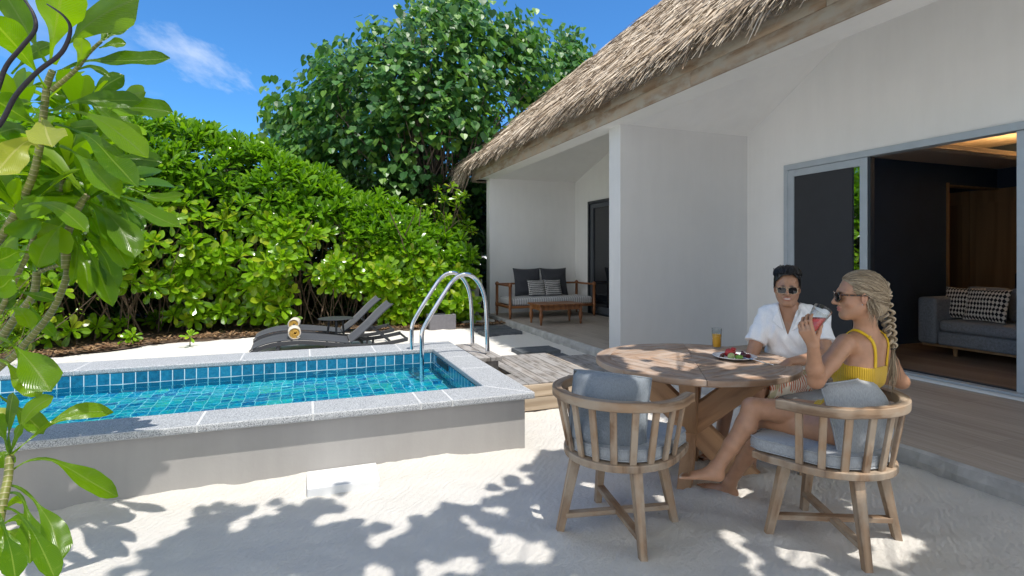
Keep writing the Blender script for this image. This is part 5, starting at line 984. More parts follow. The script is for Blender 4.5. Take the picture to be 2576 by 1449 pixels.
MB().bb((9.1, 3.95, .58), (9.6, 4.5, .66)).build('seat', M_BLK, bc, bevel=.03); MB().bb((9.04, 3.95, .66), (9.12, 4.52, 1.22)).build('backrest', M_BLK, bc, bevel=.035, segs=4)
for x in (9.14, 9.55):
    for y in (4.0, 4.45): MB().bar((x, y, .155), (x, y, .58), .03, .03).build('leg', M_BLK, bc)
# ------------------------------------------------------------ people: one distance field per body, meshed as one continuous skin
class Field:
    def __init__(s, lo, hi, h):
        s.lo = np.array(lo, float); s.h = h; s.n = np.ceil((np.array(hi) - s.lo) / h).astype(int) + 1; s.f = np.full(s.n, .2, np.float32)
    def sub(s, c, r):
        a = np.clip(np.floor((np.array(c) - r - s.lo) / s.h).astype(int), 0, s.n - 1); b = np.clip(np.ceil((np.array(c) + r - s.lo) / s.h).astype(int) + 1, 1, s.n)
        sl_ = tuple(slice(i, max(j, i + 1)) for i, j in zip(a, b)); g = np.meshgrid(*[s.lo[k] + s.h * np.arange(sl_[k].start, sl_[k].stop) for k in range(3)], indexing='ij'); return sl_, g
    def comb(s, sl_, d, k, op):
        f = s.f[sl_]; d = d.astype(np.float32)
        if op == 'sub': d = -d; h_ = np.clip(.5 - .5 * (d - f) / k, 0, 1) if k else None; s.f[sl_] = (f * h_ + d * (1 - h_) + k * h_ * (1 - h_)) if k else np.maximum(f, d); return
        if k: h_ = np.clip(.5 + .5 * (f - d) / k, 0, 1); s.f[sl_] = f * (1 - h_) + d * h_ - k * h_ * (1 - h_)
        else: s.f[sl_] = np.minimum(f, d)
    def cone(s, a, b, ra, rb, k=.02, op='add'):
        a, b = np.array(a, float), np.array(b, float); m = (a + b) / 2; r = np.linalg.norm(b - a) / 2 + max(ra, rb) + k + .03; sl_, (x, y, z) = s.sub(m, r); ba = b - a; L2 = ba.dot(ba) + 1e-9
        t = np.clip(((x - a[0]) * ba[0] + (y - a[1]) * ba[1] + (z - a[2]) * ba[2]) / L2, 0, 1); d = np.sqrt((x - a[0] - t * ba[0]) ** 2 + (y - a[1] - t * ba[1]) ** 2 + (z - a[2] - t * ba[2]) ** 2) - (ra + (rb - ra) * t); s.comb(sl_, d, k, op); return s
    def chain(s, pts, rs, k=.02):
        for i in range(len(pts) - 1): s.cone(pts[i], pts[i + 1], rs[i], rs[i + 1], k)
        return s
    def ell(s, c, r, R=None, k=.02, op='add'):
        c = np.array(c, float); r = np.array(r, float); R = np.eye(3) if R is None else np.array(R); sl_, (x, y, z) = s.sub(c, r.max() + k + .03); p = np.stack([x - c[0], y - c[1], z - c[2]], -1) @ R
        q = p / r; n1 = np.sqrt((q ** 2).sum(-1)) + 1e-9; n2 = np.sqrt(((q / r) ** 2).sum(-1)) + 1e-9; s.comb(sl_, n1 * (n1 - 1) / n2, k, op); return s
    def merge(s, o, k=.02):
        if k: h_ = np.clip(.5 + .5 * (s.f - o.f) / k, 0, 1); s.f = s.f * (1 - h_) + o.f * h_ - k * h_ * (1 - h_)
        else: s.f = np.minimum(s.f, o.f)
        return s
    def like(s): o = Field.__new__(Field); o.lo, o.h, o.n = s.lo, s.h, s.n; o.f = np.full(s.n, .2, np.float32); return o
    def grid(s): return np.meshgrid(*[s.lo[k] + s.h * np.arange(s.n[k]) for k in range(3)], indexing='ij', sparse=True)
    def at(s, p):
        p = np.atleast_2d(np.array(p, float)); q = np.clip((p - s.lo) / s.h, 0, s.n - 1.001); i = q.astype(int); w = q - i; r = 0
        for dx in (0, 1):
            for dy in (0, 1):
                for dz in (0, 1): r = r + s.f[i[:, 0] + dx, i[:, 1] + dy, i[:, 2] + dz] * np.where(dx, w[:, 0], 1 - w[:, 0]) * np.where(dy, w[:, 1], 1 - w[:, 1]) * np.where(dz, w[:, 2], 1 - w[:, 2])
        return r
    def grad(s, p):
        e = s.h; g = np.stack([s.at(p + np.eye(3)[k] * e) - s.at(p - np.eye(3)[k] * e) for k in range(3)], -1); return g / (np.linalg.norm(g, axis=1)[:, None] + 1e-9)
    def snap(s, p, off=0.0, it=8):
        p = np.atleast_2d(np.array(p, float)).copy()
        for _ in range(it): p -= s.grad(p) * (s.at(p) - off)[:, None]
        return p
def surface_net(f, lo, h):
    b = f < 0; nx, ny, nz = f.shape; c = np.zeros((nx - 1, ny - 1, nz - 1), np.int8)
    for dx in (0, 1):
        for dy in (0, 1):
            for dz in (0, 1): c += b[dx:nx - 1 + dx, dy:ny - 1 + dy, dz:nz - 1 + dz]
    act = (c > 0) & (c < 8); idx = np.argwhere(act); vid = np.full(c.shape, -1, np.int32); vid[act] = np.arange(len(idx)); acc = np.zeros((len(idx), 3)); cnt = np.zeros(len(idx)); i, j, k = idx.T
    corners = [(a, b_, c_) for a in (0, 1) for b_ in (0, 1) for c_ in (0, 1)]
    for A in corners:
        for ax in range(3):
            if A[ax]: continue
            B = list(A); B[ax] = 1; fa = f[i + A[0], j + A[1], k + A[2]]; fb = f[i + B[0], j + B[1], k + B[2]]; m = (fa < 0) != (fb < 0); t = np.where(m, fa / np.where(m, fa - fb, 1), 0)
            p = np.array(A, float)[None, :] + np.zeros((len(idx), 3)); p[:, ax] += t; acc[m] += p[m]; cnt[m] += 1
    V = lo + h * (idx + acc / np.maximum(cnt, 1)[:, None]); Q = []
    for ax in range(3):
        o1, o2 = [(1, 2), (2, 0), (0, 1)][ax]; sl0 = [slice(None)] * 3; sl1 = [slice(None)] * 3; sl0[ax] = slice(0, f.shape[ax] - 1); sl1[ax] = slice(1, f.shape[ax]); b0 = b[tuple(sl0)]; b1 = b[tuple(sl1)]; e = np.argwhere(b0 != b1)
        e = e[(e[:, o1] > 0) & (e[:, o2] > 0) & (e[:, o1] < f.shape[o1] - 1) & (e[:, o2] < f.shape[o2] - 1)]
        if not len(e): continue
        sgn = b0[tuple(e.T)]; q = []
        for d1, d2 in ((1, 1), (0, 1), (0, 0), (1, 0)): g = e.copy(); g[:, o1] -= d1; g[:, o2] -= d2; q.append(vid[tuple(g.T)])
        q = np.stack(q, -1); q[~sgn] = q[~sgn][:, ::-1]; Q.append(q)
    return V, np.concatenate(Q)
def net_obj(name, f, lo, h, mat, parent, smooth_it=3, attr=None, lc=None):
    V, Q = surface_net(f, lo, h); me = bpy.data.meshes.new(name)
    Vl = V - np.array(parent.location) if parent is not None else V
    me.vertices.add(len(V)); me.vertices.foreach_set('co', Vl.astype(np.float32).ravel()); me.loops.add(len(Q) * 4); me.loops.foreach_set('vertex_index', Q.astype(np.int32).ravel()); me.polygons.add(len(Q)); me.polygons.foreach_set('loop_start', np.arange(0, 4 * len(Q), 4, dtype=np.int32)); me.polygons.foreach_set('use_smooth', [True] * len(Q))
    me.update(calc_edges=True); me.validate(); L = V if lc is None else lc(V); a = me.attributes.new('lc', 'FLOAT_VECTOR', 'POINT'); a.data.foreach_set('vector', np.asarray(L, np.float32).ravel())
    for nm, fn in (attr or {}).items(): a = me.attributes.new(nm, 'FLOAT', 'POINT'); a.data.foreach_set('value', fn(V).astype(np.float32))
    me.materials.append(mat); o = bpy.data.objects.new(name, me); COL.objects.link(o); o.parent = parent
    if smooth_it: md = o.modifiers.new('smooth', 'SMOOTH'); md.iterations = smooth_it; md.factor = .5
    return o
def skin(name, col, lip, blush):
    t = NT(name); c = t.coord(); n = t.noise(c, 26, 4); n2 = t.noise(c, 220, 3); cc = t.ramp(n, [(.3, tuple(x * .90 for x in col)), (.7, tuple(min(1, x * 1.07) for x in col))])
    for at_, cl_ in (('red', blush), ('lip', lip), ('dark', (.03, .018, .014)), ('white', (.62, .58, .54))): cc = t.mix(t.n('Attribute', attribute_name=at_).outputs['Fac'], cc, cl_)
    t.P(color=cc, rough=.42, spec=.5, sss=.05, normal=t.bump(n2, .10, .002)); t.p.inputs['Subsurface Radius'].default_value = (.012, .004, .002); t.p.inputs['Subsurface Scale'].default_value = 1.0; return t.m
def gs(V, c, r): return np.exp(-(((V - np.array(c)) / r) ** 2).sum(-1))
class Head:
    """local frame: x = the person's left, y = forward, z = up; origin at head centre (eye level)"""
    def __init__(s, c, fwd, up=(0, 0, 1), roll=0):
        y = Vector(fwd).normalized(); z = Vector(up); z = (z - y * z.dot(y)).normalized(); x = z.cross(y) * -1; x = y.cross(z) * -1
        x = -(y.cross(z)) ; s.c = np.array(c, float); s.R = np.array([[x.x, y.x, z.x], [x.y, y.y, z.y], [x.z, y.z, z.z]])
    def w(s, p): return s.c + s.R @ np.array(p, float)
    def loc(s, V): return (V - s.c) @ s.R
def build_head(F, H, fem):
    R = H.R; w = H.w; j = .92 if fem else 1.0
    F.ell(w((0, -.018, .040)), (.073, .094, .082), R, .01); F.ell(w((0, .018, -.010)), (.064 * (.97 if fem else 1), .070, .088), R, .03)
    F.ell(w((0, .030, -.066)), (.050 * j, .052, .044), R, .03); F.ell(w((0, .066, -.098)), (.020 * j, .018, .015), R, .025)
    for sx in (-1, 1):
        F.cone(w((sx * .056 * j, -.012, -.045)), w((sx * .022, .058, -.096)), .016, .014, .03); F.ell(w((sx * .040, .050, -.028)), (.023, .018, .018), R, .025)
        F.cone(w((sx * .012, .082, .026)), w((sx * .050, .062, .022)), .009, .009, .02); F.ell(w((sx * .031, .086, .002)), (.017, .012, .011), R, .012, 'sub'); F.ell(w((sx * .031, .070, .002)), (.0125, .0125, .0115), R, .004)
        F.ell(w((sx * .0125, .092, -.034)), (.0085, .010, .0075), R, .008)
        E = R @ ry(sx * .12) @ rz(sx * -.45); F.ell(w((sx * .077, -.012, -.006)), (.007, .019, .031), E, .006); F.ell(w((sx * .083, -.008, -.002)), (.006, .010, .018), E, .004, 'sub')
    F.cone(w((0, .086, .016)), w((0, .108, -.026)), .0075, .0105, .014); F.ell(w((0, .108, -.030)), (.0105, .010, .009), R, .008)
    F.ell(w((0, .086, -.0545)), (.023, .010, .0062), R, .006); F.ell(w((0, .0845, -.0665)), (.020, .011, .0072), R, .006); F.cone(w((-.022, .0905, -.0605)), w((.022, .0905, -.0605)), .0018, .0018, .004, 'sub')
    return F
def lips(H): return lambda V: np.clip(1.5 * np.exp(-((H.loc(V)[:, 0] / .021) ** 4)) * np.exp(-(((H.loc(V)[:, 2] + .0605) / .0115) ** 4)) * (H.loc(V)[:, 1] > .072), 0, 1)
def hand(F, wrist, palm_dir, nrm, up_s, curls, thumb, sc=1.0, spread=.018, k=.008):
    """palm_dir: wrist to knuckles; nrm: out of the palm's inner face; up_s: direction from little finger to index"""
    d = np.array(palm_dir, float); d /= np.linalg.norm(d); n = np.array(nrm, float); n -= d * n.dot(d); n /= np.linalg.norm(n); s = np.array(up_s, float); s -= d * s.dot(d) + n * s.dot(n); s /= np.linalg.norm(s); W_ = np.array(wrist, float)
    for q in (-.027, -.009, .009, .027): F.cone(W_ + s * q * .6 * sc, W_ + d * .078 * sc + s * q * sc, .0135 * sc, .0105 * sc, .012)
    tips = []
    for i, (q, L) in enumerate(zip((.030, .0105, -.009, -.027), ((.042, .026, .020), (.046, .029, .021), (.042, .027, .020), (.033, .020, .018)))):
        p = W_ + d * (.080 - .006 * (i == 3)) * sc + s * q * sc; a = 0
        for l, c_, r in zip(L, curls[i], ((.0092, .0085), (.0085, .0078), (.0078, .0066))):
            a += c_; v = d * math.cos(a) + n * math.sin(a) + s * (.05 - .035 * i) ; v /= np.linalg.norm(v); p2 = p + v * l * sc; F.cone(p, p2, r[0] * sc, r[1] * sc, .004); p = p2
        tips.append(p)
    p = W_ + d * .022 * sc + s * .024 * sc + n * .006
    for v, l, r0, r1 in zip(thumb, (.040, .032, .026), (.0135, .0105, .0095), (.0105, .0092, .0075)):
        v = d * v[0] + s * v[1] + n * v[2]; v /= np.linalg.norm(v); p2 = p + v * l * sc; F.cone(p, p2, r0 * sc, r1 * sc, .008); p = p2
    return tips
def foot(F, ankle, heel, toe, up, sc=1.0, k=.012):
    A, Hh, T = (np.array(q, float) for q in (ankle, heel, toe)); d = T - Hh; L = np.linalg.norm(d); d /= L; u = np.array(up, float); u -= d * u.dot(d); u /= np.linalg.norm(u); s = np.cross(d, u)
    F.ell(Hh + d * .028 + u * .022, (.028, .036, .028), np.stack([s, d, u], -1), .02); F.cone(A, Hh + d * .075 + u * .036, .033, .026, .025); F.cone(A, Hh + d * .03 + u * .03, .032, .028, .025)
    F.cone(Hh + d * .07 + u * .034, Hh + d * .165 + u * .018, .027, .017, .025); F.cone(Hh + d * .06 + u * .022 - s * .012, Hh + d * .17 + u * .016 - s * .024, .020, .014, .02); F.cone(Hh + d * .06 + u * .022 + s * .010, Hh + d * .165 + u * .015 + s * .020, .020, .013, .02)
    return [(Hh + d * (.165 + .0) + s * q + u * .012, Hh + d * (L - e) + s * q * 1.15 + u * .009, r) for q, e, r in ((-.026, .0, .0105), (-.011, .003, .008), (.002, .010, .0075), (.014, .018, .007), (.025, .028, .0068))]
def wv(*a): return np.array([float(x) for x in a])
# ============================================================ the woman in yellow
hF = wv(-.765, .640, -.03); Hw = Head(tuple(P(2158, 746, 2.76)), hF)
u = wv(-.20, .98, 0); u /= np.linalg.norm(u); l = wv(-u[1], u[0], 0)          # torso forward, her left
FW = Field((1.78, 1.62, -.02), (3.16, 2.92, 1.37), .0046)
pel = wv(2.565, 2.01, .585); chest = wv(2.665, 1.985, .875); nb = wv(2.692, 1.962, 1.062); ms = wv(2.68, 1.985, 1.005)
up_t = chest - pel; up_t /= np.linalg.norm(up_t); RT = np.stack([l, u, [0, 0, 1.]], -1); up2 = up_t
FW.ell(pel + [0, 0, .01], (.150, .118, .115), RT, .03); FW.ell(pel + up2 * .13, (.112, .085, .11), RT, .06); FW.ell(chest - u * .005, (.128, .092, .130), RT, .06)
FW.ell(ms - u * .01 - wv(0, 0, .015), (.135, .070, .055), RT, .05)
for s_ in (-1, 1): FW.ell(chest + l * s_ * .062 + u * .085 - wv(0, 0, .0), (.056, .056, .058), RT, .03); FW.cone(ms + l * s_ * .07 - u * .055, chest + l * s_ * .055 - u * .058 - wv(0, 0, .06), .030, .026, .04)
hw = Hw.w; FW.cone(nb - wv(0, 0, .04), hw((0, -.022, -.070)), .056, .047, .03); FW.cone(nb + l * .02 - wv(0, 0, .015), ms + l * .125, .036, .040, .04); FW.cone(nb - l * .02 - wv(0, 0, .015), ms - l * .125, .036, .040, .04)
LS = ms + l * .158 + wv(0, 0, .005); LE = np.array(tuple(P(2052, 958, 2.66))); LW = np.array(tuple(P(2046, 870, 2.585)))
RS = ms - l * .158 - wv(0, 0, .01); RE = wv(3.035, 2.02, .762); RW = wv(2.93, 2.23, .79)
G = FW.like(); G.cone(LS, LS * .5 + LE * .5, .048, .041, .02); G.cone(LS * .5 + LE * .5, LE, .041, .036, .02); G.chain([LE, LE * .65 + LW * .35, LW], [.036, .037, .0255], .02)
hd = np.array(tuple(P(2015, 812, 2.60))) - LW; cam_d = np.array([0, 0, EYE]) - LW
GL0 = np.array(tuple(P(2036, 830, 2.575))); GL1 = np.array(tuple(P(2066, 784, 2.60)))
gax = (GL1 - GL0) / np.linalg.norm(GL1 - GL0); img_r = np.array(tuple(cR)); inn = img_r - gax * img_r.dot(gax); inn /= np.linalg.norm(inn)
fw_ = np.array(tuple(cF)); gd = np.cross(gax, inn); gd = gd if gd.dot(fw_) > 0 else -gd
pd = wv(*(P(2022, 822, 2.575))) - LW
TH = hand(G, LW + (LW - LE) / np.linalg.norm(LW - LE) * .006, pd, img_r * .80 + fw_ * .62, gax, ((.35, .75, .45), (.42, .8, .5), (.5, .85, .5), (.6, .85, .5)), ((.65, .35, .75), (.55, .25, .85), (.75, .2, .6)), .98)
FW.merge(G, .022)
G = FW.like(); G.cone(RS, RS * .5 + RE * .5, .046, .040, .02); G.cone(RS * .5 + RE * .5, RE, .040, .036, .02); G.chain([RE, RE * .6 + RW * .4, RW], [.036, .035, .025], .02)
hand(G, RW, RW - RE + wv(0, 0, -.03), (0, 0, -1), l, ((.3, .4, .2),) * 4, ((.6, .6, .3), (.8, .4, .3), (.9, .3, .3))); FW.merge(G, .02)
uh = wv(-.42, .908, 0); lh = wv(-uh[1], uh[0], 0)
LH = pel + lh * .088 - wv(0, 0, .008); LK = np.array(tuple(P(1922, 1062, 3.02))); LA = np.array(tuple(P(1836, 1212, 3.25)))
RH = pel - lh * .080 + wv(0, 0, .012); RK = np.array(tuple(P(1893, 1026, 2.93))); RA = np.array(tuple(P(1802, 1178, 2.93)))
G = FW.like(); G.cone(LH, LH * .5 + LK * .5, .088, .073, .02); G.cone(LH * .5 + LK * .5, LK, .073, .054, .02); cb = LA - LK; cn = wv(.25, -.35, 0) * .05
G.chain([LK, LK + cb * .28 + cn, LK + cb * .6 + cn * .4, LA], [.052, .055, .042, .034], .02)
LHl = np.array(tuple(P(1853, 1252, 3.235))) * wv(1, 1, 0) + wv(0, 0, .008); LT = np.array(tuple(P(1768, 1224, 3.40))); LT[2] = .012
T1 = foot(G, LA, LHl, LHl + (LT - LHl) / np.linalg.norm(LT - LHl) * .235, (0, 0, 1)); FW.merge(G, .03)
for a, b, r in T1: FW.cone(a, b, r, r * .8, .004)
G = FW.like(); G.cone(RH, RH * .5 + RK * .5, .086, .070, .02); G.cone(RH * .5 + RK * .5, RK, .070, .053, .02); cb = RA - RK; cn = wv(.22, -.2, -.05) * .06
G.chain([RK, RK + cb * .28 + cn, RK + cb * .62 + cn * .4, RA], [.052, .054, .041, .033], .02)
RHl = np.array(tuple(P(1818, 1208, 2.92))); RTt = np.array(tuple(P(1704, 1200, 2.93))); fd = RTt - RHl
T2 = foot(G, RA, RHl, RHl + fd / np.linalg.norm(fd) * .235, (0, 0, 1)); FW.merge(G, .012)
for a, b, r in T2: FW.cone(a, b, r, r * .8, .004)
build_head(FW, Hw, True)
pw = thing('person', 'woman in a ribbed yellow swimsuit and tortoiseshell sunglasses, legs crossed, raising a red drink', 'person', (pel[0], pel[1], 0))
M_SKW = skin('tanned_skin', (.43, .225, .13), (.44, .14, .11), (.42, .18, .12)); toes = np.array([b for _, b, _ in T2 + T1])
net_obj('body', FW.f, FW.lo, FW.h, M_SKW, pw, 2, {'lip': lips(Hw), 'red': lambda V: .5 * gs(V, hw((.045, .05, -.03)), .02) + .5 * gs(V, LE, .03) + .5 * gs(V, hw((.08, -.01, -.02)), .02), 'white': lambda V: np.clip(sum(gs(V, b + wv(0, 0, .006), .007) for b in toes[:5]) * 1.2, 0, 1), 'dark': lambda V: .8 * (gs(V * 1, hw((.033, .084, .024)), np.array([.016, .016, .0045]))) })
# swimsuit
t = NT('ribbed_yellow'); lc = t.coord('lc'); sp = t.n('SeparateXYZ', {0: lc}); rb = t.math('SINE', t.math('MULTIPLY', sp.outputs[0], 700.0)); n = t.noise(t.coord(), 20, 3)
cc = t.mix(t.math('ADD', t.math('MULTIPLY', rb, .25), .5), (.50, .29, .006), (.74, .47, .012)); t.P(color=cc, rough=.65, sheen=.2, normal=t.bump(rb, .55, .003)); M_YSUIT = t.m
x, y, z = FW.grid(); pr_l = (x - chest[0]) * l[0] + (y - chest[1]) * l[1]; pr_u = (x - chest[0]) * u[0] + (y - chest[1]) * u[1]
ztop = .905 - .012 * np.clip(-pr_u / .08, 0, 1) + .085 * np.clip((pr_u - .02) / .07, 0, 1) - .05 * np.clip((pr_l - .12) / .05, 0, 1)
hl = (x - pel[0]) * lh[0] + (y - pel[1]) * lh[1]; hu = (x - pel[0]) * uh[0] + (y - pel[1]) * uh[1]; zb = pel[2] - .12 + 1.35 * np.clip(np.abs(hl) - .03, 0, 1) + .2 * np.clip(hu, 0, 1)
reg = np.maximum(z - ztop, np.maximum((zb - z) * .6, hu - .115)); reg = np.maximum(reg, np.abs(pr_l) - .158 + 0 * z)
suit = np.maximum(FW.f - .0052, reg.astype(np.float32)); 
arm = FW.like(); arm.cone(LE, LW, .075, .075, 0); arm.cone(LS * .45 + LE * .55, LE, .062, .062, 0); arm.cone(RS * .5 + RE * .5, RE, .06, .06, 0); arm.cone(LK, LH * .45 + LK * .55, .1, .1, 0); arm.cone(RK, RH * .45 + RK * .55, .1, .1, 0); suit = np.maximum(suit, -arm.f)
net_obj('swimsuit', suit, FW.lo, FW.h, M_YSUIT, pw, 2, lc=lambda V: np.stack([np.arctan2((V - chest) @ l, (V - chest) @ u + .0) * .115, V[:, 2], V[:, 0]], -1))
M_YST = simple('yellow_strap', (.72, .46, .012), .5, var=.08)
for s_ in (1, -1):
    pts = [chest + l * s_ * .075 + u * .13 + wv(0, 0, .09), ms + l * s_ * .088 + u * .05 + wv(0, 0, .045), ms + l * s_ * .082 + wv(0, 0, .06), ms + l * s_ * .074 - u * .06 + wv(0, 0, .02), ms + l * s_ * .066 - u * .10 - wv(0, 0, .06), chest + l * s_ * .062 - u * .12 + wv(0, 0, .02)]
    q = FW.snap(smooth_path(pts, 6), .0055); nn = FW.grad(q); mb = MB(); V = []; tt = np.gradient(q, axis=0); sd = np.cross(nn, tt); sd /= np.linalg.norm(sd, axis=1)[:, None]
    wd = .0062 + .0018 * (np.arange(len(q)) > len(q) * .55)
    for a, b, n_, w_ in zip(q, sd, nn, wd): V += [a - b * w_ - n_ * .003, a + b * w_ - n_ * .003, a + b * w_ + n_ * .002, a - b * w_ + n_ * .002]
    n = len(q); mb.add(V, [(4 * i + j, 4 * i + (j + 1) % 4, 4 * i + 4 + (j + 1) % 4, 4 * i + 4 + j) for i in range(n - 1) for j in range(4)]); k_ = int(n * .6); mb.tube([q[k_] - sd[k_] * .011 + nn[k_] * .003, q[k_] + sd[k_] * .011 + nn[k_] * .003], .0032, 6); mb.build('strap', M_YST, pw, smooth=False)
# hair
def hairmat(name, cols, rough=.42):
    t = NT(name); isl = t.n('NewGeometry').outputs['Random Per Island']; v = t.noise(t.coord('lc', (220, 220, 4)), 2, 3, .6); col = t.ramp(t.math('ADD', t.math('MULTIPLY', isl, .6), t.math('MULTIPLY', v, .45)), [(i / (len(cols) - 1), c) for i, c in enumerate(cols)]); t.P(color=col, rough=rough, spec=.5); return t.m
M_BLOND = hairmat('ash_blond_hair', [(.05, .033, .02), (.17, .12, .07), (.40, .31, .20), (.68, .57, .42)])
HR = Field(Hw.c - .22, Hw.c + .20, .004)
HR.ell(hw((0, -.024, .046)), (.081, .101, .086), Hw.R, .01); HR.ell(hw((0, -.062, .0)), (.070, .062, .078), Hw.R, .03); HR.ell(hw((0, -.085, -.045)), (.050, .045, .055), Hw.R, .03)
gx_, gy_, gz_ = HR.grid(); pl_ = np.stack(np.broadcast_arrays(gx_ - Hw.c[0], gy_ - Hw.c[1], gz_ - Hw.c[2]), -1) @ Hw.R; X_, Y_, Z_ = pl_[..., 0], pl_[..., 1], pl_[..., 2]
hl_ = np.maximum(Y_ - (.060 - .55 * np.clip(np.abs(X_) - .03, 0, 1)) - .85 * (Z_ - .085), 0 * Y_ - 1); line = Y_ - np.where(Z_ > .025, .052 + .35 * (Z_ - .03), -.006 - .10 * (.025 - Z_)); ear = np.sqrt((np.abs(X_) - .078) ** 2 + (Y_ + .010) ** 2 + (Z_ + .010) ** 2) - .030
front = np.maximum(Y_ - .030 - .9 * (Z_ - .05), -(Z_ - .02)); m_ = np.where(Z_ > .03, Y_ - (.012 + .95 * (Z_ - .03)), Y_ - (-.012)); HR.f = np.maximum(np.maximum(HR.f, m_.astype(np.float32) * .7), -ear.astype(np.float32))
hair = net_obj('hair', HR.f, HR.lo, HR.h, M_BLOND, pw, 2, lc=lambda V: np.stack([Hw.loc(V)[:, 0], Hw.loc(V)[:, 2], Hw.loc(V)[:, 1]], -1))
cap = Field(Hw.c - .22, Hw.c + .20, .006); cap.ell(hw((0, -.024, .046)), (.081, .101, .086), Hw.R, .01); cap.ell(hw((0, -.062, .0)), (.070, .062, .078), Hw.R, .03); cap.ell(hw((0, -.085, -.045)), (.050, .045, .055), Hw.R, .03)
mb = MB()
for i in range(330):
    a = RNG.uniform(-1.65, 1.65); s0 = wv(.078 * math.sin(a), .088 * math.cos(a) - .014, .050 + .056 * math.cos(a * .85) + RNG.normal(0, .005)) ; 
    if abs(a) > 1.2: s0[2] = .045 + RNG.normal(0, .014); s0[1] = .030 + RNG.normal(0, .008)
    e0 = wv(RNG.normal(.0, .022) + .25 * s0[0], -.118, RNG.uniform(-.045, .035) + .25 * (s0[2] - .06)); m0 = (s0 + e0) / 2 * wv(1.35, 1, 1) + wv(0, 0, .045 * math.cos(a) - .008)
    q = cap.snap(np.array([hw(p_) for p_ in smooth_path([s0 + wv(0, .006, .002), m0, e0], 7)]), RNG.uniform(-.0005, .0045), 5); m = len(q)
    if np.linalg.norm(q - Hw.c, axis=1).max() > .19: continue
    mb.tube(q, np.interp(np.linspace(0, 1, m), [0, .15, .9, 1], [.0008, .0021, .0021, .001]), 4, caps=False, flat=.6)
for i in range(46):
    s0 = wv(.074 + RNG.normal(0, .004), -.035 + RNG.normal(0, .012), -.005 + RNG.normal(0, .012)); e0 = s0 + wv(RNG.normal(-.012, .008), RNG.normal(-.02, .012), -RNG.uniform(.06, .135)); m0 = (s0 + e0) / 2 + wv(.008, RNG.normal(-.006, .008), 0)
    mb.tube([hw(p_) for p_ in smooth_path([s0, m0, e0], 5)], np.linspace(.0016, .0005, 11), 4, caps=False)
mb.build('hair_strands', M_BLOND, hair, smooth=True, world=False); bpy.data.objects['hair_strands'].location = -Vector(pw.location)
# braid
bp = smooth_path([hw((.004, -.104, .052)), np.array(tuple(P(2226, 752, 2.84))), np.array(tuple(P(2233, 800, 2.84))), np.array(tuple(P(2240, 850, 2.80))), np.array(tuple(P(2247, 878, 2.78)))], 14); nB = len(bp); arc = np.concatenate([[0], np.cumsum(np.linalg.norm(np.diff(bp, axis=0), axis=1))]); tg = np.gradient(bp, axis=0); tg /= np.linalg.norm(tg, axis=1)[:, None]
bn_ = -np.array(tuple(cF)) * .75 + np.array(tuple(cR)) * .3; mb = MB(); om = 2 * math.pi / .105
for k in range(3):
    ph = k * 2 * math.pi / 3; wid = np.interp(arc / arc[-1], [0, .15, .75, 1], [.030, .033, .030, .020]); C_ = []
    fine = np.linspace(0, arc[-1], 110); cx3 = np.stack([np.interp(fine, arc, bp[:, i]) for i in range(3)], -1); tg3 = np.gradient(cx3, axis=0); tg3 /= np.linalg.norm(tg3, axis=1)[:, None]; nn = bn_ - tg3 * (tg3 @ bn_)[:, None]; nn /= np.linalg.norm(nn, axis=1)[:, None]; sd = np.cross(tg3, nn); w3 = np.interp(fine, arc, wid)
    base = cx3 + sd * (w3 * np.sin(om * fine + ph))[:, None] + nn * (w3 * .50 * np.sin(2 * (om * fine + ph)))[:, None]
    for j in range(11):
        o1, o2 = RNG.normal(0, .36, 2); r = .0053; q = base + sd * (w3 * .36 * o1)[:, None] + nn * (w3 * .36 * o2)[:, None] + .0012 * np.stack([np.sin(fine * 60 + j * k), np.cos(fine * 50 + j), np.sin(fine * 45)], -1); mb.tube(q, np.interp(np.linspace(0, 1, 110), [0, .04, .95, 1], [.002, r, r * .85, .002]), 5, caps=False)
end = bp[-1]
for j in range(34):
    e = np.array(tuple(P(2243 + RNG.normal(0, 9), 968 + RNG.normal(0, 14), 2.77))); mm_ = (end + e) / 2 + RNG.normal(0, .008, 3); mb.tube(smooth_path([end + RNG.normal(0, .003, 3), mm_, e], 5), np.linspace(.0032, .0008, 11), 4, caps=False)
mb.build('braid', M_BLOND, pw, smooth=True); MB().tube([bp[-2], end + (end - bp[-3]) * .5], .0125, 10).build('hair_tie', simple('black_elastic', (.01, .01, .011), .6), pw)
